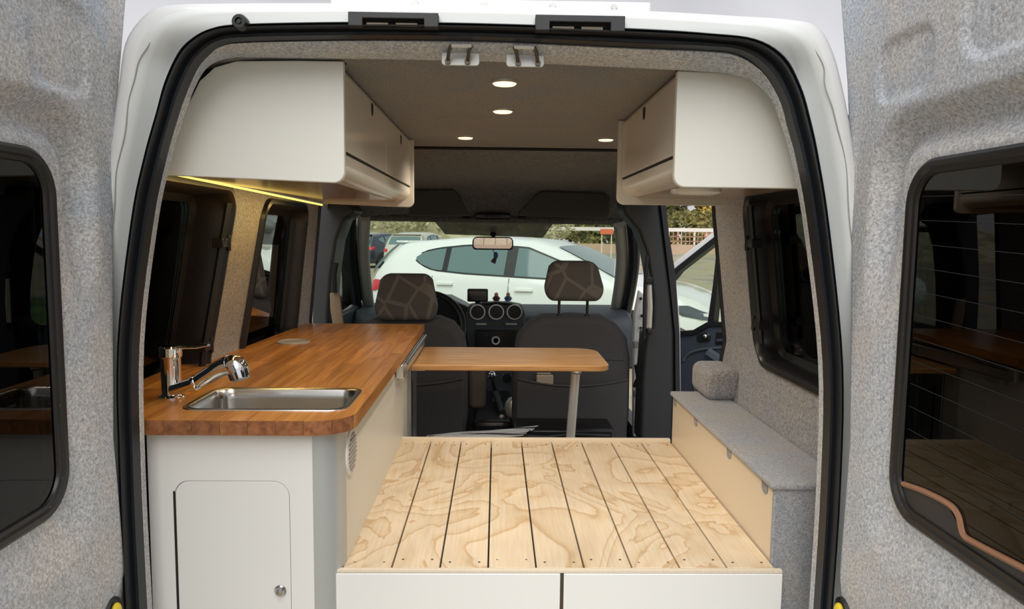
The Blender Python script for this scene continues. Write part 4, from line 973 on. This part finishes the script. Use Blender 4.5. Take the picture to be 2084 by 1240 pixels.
def car(name, label, paint, L, Wd, H, rear, rz, detail=True):
    k = H/1.46; l = L/4.32; hw = Wd/2
    t = thing(name, label, 'car', rear, rz=rz)
    roof = [(0, .62), (.03, .80), (.10, .98), (.22, 1.13), (.34, 1.28), (.42, 1.385), (.62, 1.415), (1.2, 1.465), (1.7, 1.478), (2.2, 1.445), (2.5, 1.36), (2.9, 1.17), (3.2, 1.02), (3.4, .965), (3.8, .90), (4.1, .80), (4.22, .70), (4.30, .56), (4.32, .45)]
    belt = [(0, .60), (.12, .90), (.35, 1.03), (1.2, 1.0), (2.2, .95), (3.2, .90), (3.8, .84), (4.2, .68), (4.32, .43)]
    wid = [(0, .70), (.08, .90), (.3, .97), (1, 1.0), (3.4, 1.0), (3.9, .95), (4.15, .84), (4.28, .66), (4.32, .5)]
    ss = sorted(set([.0, .02, .05] + [i*.08 for i in range(1, 54)] + [4.26, 4.29, 4.32]))
    def sec(s):
        zr = interp(roof, s)*k; zb = min(interp(belt, s)*k, zr-.03); w = hw*interp(wid, s)
        cab = sm(.05, .45, (zr-zb))
        wr = w*(.95-.22*cab)
        return zr, zb, w, wr
    rings = []
    for s in ss:
        zr, zb, w, wr = sec(s)
        half = [(w*.90, .20*k), (w*.985, .32*k), (w, .50*k), (w, .66*k), (w*.985, zb-.06), (w*.955, zb), (wr+(w*.955-wr)*.45, zb+(zr-zb)*.5), (wr, zr-.05 if zr-zb > .1 else zr-.01), (wr*.86, zr-.012), (wr*.5, zr), (0, zr+.006)]
        ring = [Vector((s*l, -x, z)) for x, z in half]+[Vector((s*l, x, z)) for x, z in half[-2::-1]]
        rings.append(ring)
    m = MB().loft(rings, closed=True)
    n_ = len(rings[0]); m.add(rings[0], [tuple(range(n_))]); m.add(rings[-1], [tuple(range(n_))])
    obj('body_shell', m, paint, t, local=True, smooth=50)
    def side(s, z, off=.006, sg=-1):
        zr, zb, w, wr = sec(s); z = z*k
        if z < zb: x = w*.96+ (w-w*.96)*min(1, max(0, (zb-z)/.1))
        else:
            f = (z-zb)/max(.01, zr-.05-zb); x = w*.955+(wr-w*.955)*min(1, f)
        return Vector((s*l, sg*(x+off), z))
    def patch(nm, pts, mat, off=.006, sg=-1, th_=.004, **kw):
        # subdivide the outline so that it follows the body, fan from the middle
        q = []
        for i in range(len(pts)):
            a_, b_ = pts[i], pts[(i+1) % len(pts)]
            for j in range(4): q.append((a_[0]+(b_[0]-a_[0])*j/4, a_[1]+(b_[1]-a_[1])*j/4))
        mx_, mz_ = sum(p[0] for p in q)/len(q), sum(p[1] for p in q)/len(q)
        mm = MB(); inner = [side(mx_+(p[0]-mx_)*.5, mz_+(p[1]-mz_)*.5, off, sg) for p in q]; outer = [side(p[0], p[1], off, sg) for p in q]; rim = [side(p[0], p[1], -.02, sg) for p in q]
        mm.loft([rim, outer, inner]); nn = len(q); mm.add(inner+[side(mx_, mz_, off, sg)], [(i, (i+1) % nn, nn) for i in range(nn)])
        return obj(nm, mm, mat, t, local=True, smooth=40, **kw)
    def band(nm, lo, hi, mat, off, sg, **kw):
        # patch between two curves z(s), following the body
        s0, s1 = max(lo[0][0], hi[0][0]), min(lo[-1][0], hi[-1][0]); g = []
        for s in lin(s0, s1, 26):
            a_, b_ = interp(lo, s), max(interp(hi, s), interp(lo, s)+.001)
            g.append([side(s, a_, -.02, sg)]+[side(s, a_+(b_-a_)*f_, off, sg) for f_ in lin(0, 1, 7)]+[side(s, b_, -.02, sg)])
        return obj(nm, MB().loft(g, closed=False), mat, t, local=True, smooth=40, **kw)
    def front(s, y): # point on top surface
        zr, zb, w, wr = sec(s); f = min(1, abs(y)/(wr*.86)); return Vector((s*l, y, zr+.004-.012*f*f+.010))
    for sg in (-1, 1):
        LO = [(.66, 1.19), (.80, 1.10), (.98, 1.04), (1.4, 1.01), (2.2, .985), (3.0, .965)]
        HI = [(.66, 1.20), (.80, 1.29), (1.0, 1.335), (1.35, 1.375), (1.7, 1.388), (2.15, 1.36), (2.6, 1.19), (3.0, .975)]
        band('window_surround', LO, HI, BPL, .003, sg)
        L2 = [(a_, z_+.020) for a_, z_ in LO]; H2 = [(a_, z_-.022) for a_, z_ in HI]
        def cut(c_, s0, s1): return [(s0, interp(c_, s0))]+[p for p in c_ if s0 < p[0] < s1]+[(s1, interp(c_, s1))]
        for s0, s1 in ((.71, 1.10), (1.17, 1.90), (2.03, 2.92)):
            band('side_glass', cut(L2, s0, s1), cut(H2, s0, s1), CARGL, .008, sg)
        band('rear_glass_side', [(.10, .99), (.42, 1.36)], [(.10, 1.01), (.16, 1.10), (.40, 1.362), (.42, 1.365)], CARGL, .004, sg)
        if detail:
            for s0 in (1.965, .98): patch('door_seam', [(s0, .98), (s0+.012, .98), (s0+.03, .35), (s0+.018, .35)], GREYTRIM, .010, sg)
            patch('door_handle', [(2.06, .86), (2.28, .865), (2.28, .838), (2.06, .833)], paint, .022, sg, label=None)
            patch('door_handle', [(1.06, .90), (1.27, .905), (1.27, .878), (1.06, .873)], paint, .022, sg)
            band('head_lamp', [(3.78, .735), (3.95, .63), (4.20, .58)], [(3.78, .745), (4.0, .745), (4.20, .66)], LAMPG, .010, sg, label='headlamp')
            obj('wing_mirror', MB().ball(side(2.95, .98, .10, sg), (.09, .10, .07)), paint, t, local=True)
        band('tail_lamp', [(.03, .76), (.16, .76), (.30, .83)], [(.03, .86), (.16, .91), (.30, .90)], REDL, .010, sg, label='red tail lamp')
        for s0 in (.82, 3.42):
            c_ = Vector((s0*l, sg*(hw*.88), .31*k))
            wl = obj('wheel', MB().lathe([(.20, -.07), (.29, -.09), (.31, -.05), (.31, .05), (.29, .09), (.20, .07)], c_, 'y', 24), TYRE, t, local=True)
            obj('rim', MB().lathe([(.20, sg*.06), (.17, sg*.05), (.05, sg*.07), (0, sg*.075)], c_, 'y', 16), ALU, t, local=True)
            patch('wheel_arch', [(s0+.37*math.cos(a_), .31+.37*math.sin(a_)) for a_ in lin(-.2, math.pi+.2, 12)], BPL, .003, sg)
    # windscreen, rear glass
    def top_patch(nm, s0, s1, f0, mat):
        g = [[front(s, y*sec(s)[3]*f0) for y in lin(-1, 1, 9)] for s in lin(s0, s1, 6)]
        m_ = MB().loft(g, closed=False); obj(nm, m_, mat, t, local=True)
    top_patch('windscreen', 2.48, 3.22, .86, CARGL); top_patch('rear_glass', .14, .36, .84, CARGL)
    obj('wiper', MB().tube([front(3.22, -.5)+Vector((0, 0, .02)), front(3.02, .1)+Vector((0, 0, .02))], .008, 5), BPL, t, local=True)
    obj('bumper', MB().box(4.20*l, 4.34*l, -hw*.62, hw*.62, .22*k, .46*k), paint, t, local=True, bevel=.05, seg=3)
    obj('rear_spoiler', MB().box(.33*l, .50*l, -hw*.66, hw*.66, 1.385*k, 1.412*k), paint, t, local=True, bevel=.01)
    return t
rp_ = WY(746, 560, 9.7); ang = math.atan2(-1.75, 4.06)
rear = Vector((rp_.x, 9.7, GZ)) + Vector((-math.sin(ang), math.cos(ang), 0))*.75
car('hatchback_car', 'white hatchback parked across the view beyond the windscreen', CARW, 4.50, 1.75, 1.45, tuple(rear), ang)
e = WY(800, 500, 28); car('parked_car', 'small dark car parked far behind the white hatchback', CARD, 4.0, 1.7, 1.45, (e.x-2.0, 31, GZ), math.radians(60), False)
e = WY(835, 490, 26); car('parked_car', 'pale beige car with red tail lamps far behind the white hatchback', CARB, 4.0, 1.7, 1.5, (e.x-.4, 27, GZ), math.radians(75), False)

# low pale wall with rails, orange sign
t = thing('boundary_fence', 'low pale wall topped with white and rusty rails beyond the cars', 'fence', (18, 60, GZ))
obj('wall', MB().box(2, 40, 60, 60.3, GZ, GZ+.75), P('earth_coloured_wall', (.50, .36, .26), .9, noise=.1, nscale=2), t)
obj('top_rail', MB().box(2, 40, 60.1, 60.25, 1.42, 1.72), CONC, t)
rn = random.Random(5)
for i in range(44):
    x = 12+i*.34; obj('rail_post', MB().box(x, x+(.05 if i % 4 else .14), 60.12, 60.2, .36, 1.45), FENCER if i % 3 else FENCEW, t, smooth=0)
for z in (.62, 1.0): obj('cross_rail', MB().box(12, 28, 60.12, 60.2, z, z+.06), FENCER, t)
for i in range(3):
    x = 17+i*3.4; obj('infill_panel', MB().box(x, x+1.5, 60.2, 60.25, .4, 1.4), CONC if i % 2 else FENCER, t)
a, b = WY(1222, 466, 30), WY(1248, 477, 30)
t = thing('orange_sign', 'small orange sign board in the distance right of the mirror', 'sign', ((a.x+b.x)/2, 30, GZ))
obj('board', MB().box(a.x, b.x, 30, 30.05, b.z, a.z), ORANGE, t); 
for x in (a.x+.05, b.x-.08): obj('post', MB().box(x, x+.04, 30.05, 30.09, GZ, a.z), FENCEW, t)
o = obj('lamp_post', MB().tube([(13.2, 58, GZ), (13.2, 58, 2.9)], .14, 8), BARK); tag(o, 'thin grey post standing before the trees right of the van', 'post')
# scrub bank behind the cars
def leaves(mb, c, r, n_, size, rg):
    for _ in range(n_):
        while True:
            p = Vector((rg.uniform(-1, 1), rg.uniform(-1, 1), rg.uniform(-1, 1)))
            if .35 < p.length < 1: break
        p = Vector(c)+Vector((p.x*r[0], p.y*r[1], p.z*r[2])); a_ = rg.uniform(0, 6.28); s_ = size*rg.uniform(.6, 1.3)
        u = Vector((math.cos(a_), math.sin(a_)*.6, rg.uniform(-.6, .6))).normalized()*s_; v = Vector((rg.uniform(-.5, .5), rg.uniform(-.4, .4), 1)).normalized()*s_*.6
        mb.add([p-u, p-v, p+u, p+v], [(0, 1, 2, 3)])
rg = random.Random(11)
m = MB().grid(lambda x, y: (x, y, GZ+2.6*sm(44, 56, y)*(1-sm(2, 6, x))+.15*math.sin(x*1.3)*math.sin(y)), lin(-34, 6, 40), lin(42, 62, 16))
struct('embankment', m, SCRUB, 'dry grassy bank behind the parked cars')
m = MB()
for i in range(10): leaves(m, (-26+i*3.2+rg.uniform(-.6, .6), 51+rg.uniform(-2, 2), 1.6+rg.uniform(-.3, .5)), (2.4, 2.5, 1.3), 800, .16, rg)
o = obj('scrub', m, SCRUB, smooth=0); o['kind'] = 'stuff'; tag(o, 'dry yellow-green scrub growing on the bank behind the parked cars', 'scrub')
m = MB()
for i in range(16): leaves(m, (8+i*1.7, 66+rg.uniform(-.5, .5), 1.5), (1.6, 1.0, 1.9), 420, .24, rg)
o = obj('hedge', m, LEAFG, smooth=0); tag(o, 'dark hedge behind the low pale wall, under the trees', 'hedge')
for i, (x, y, h_, mt) in enumerate(((13.0, 72, 8.0, LEAFG), (16.2, 74, 9.0, LEAFG), (19.8, 70, 8.4, LEAFY), (25.5, 73, 9.0, LEAFY), (30, 75, 8, LEAFG), (9, 76, 5.0, LEAFG), (4, 78, 4.2, LEAFG))):
    m = MB()
    for j in range(9): leaves(m, (x+rg.uniform(-1.8, 1.8), y+rg.uniform(-1.2, 1.2), h_*.25+rg.uniform(0, h_*.6)), (1.7, 1.5, 1.5), 420, .26, rg)
    t = thing('leafy_tree', ['dark green tree at the left of the row beyond the fence', 'green tree second in the row beyond the fence', 'yellowing tree in the middle of the row beyond the fence', 'yellow autumn tree right of the middle beyond the fence', 'green tree at the right end beyond the fence', 'low green tree behind the hatchback roof', 'lowest green tree behind the hatchback roof'][i], 'tree', (x, y, GZ), 'trees beyond the fence')
    f = obj('crown', m, mt, t, smooth=0); f['kind'] = 'stuff'
    obj('trunk', MB().tube([(x, y, GZ), (x+.2, y, h_*.5)], [.28, .14], 8), BARK, t)
bpy.context.view_layer.update()
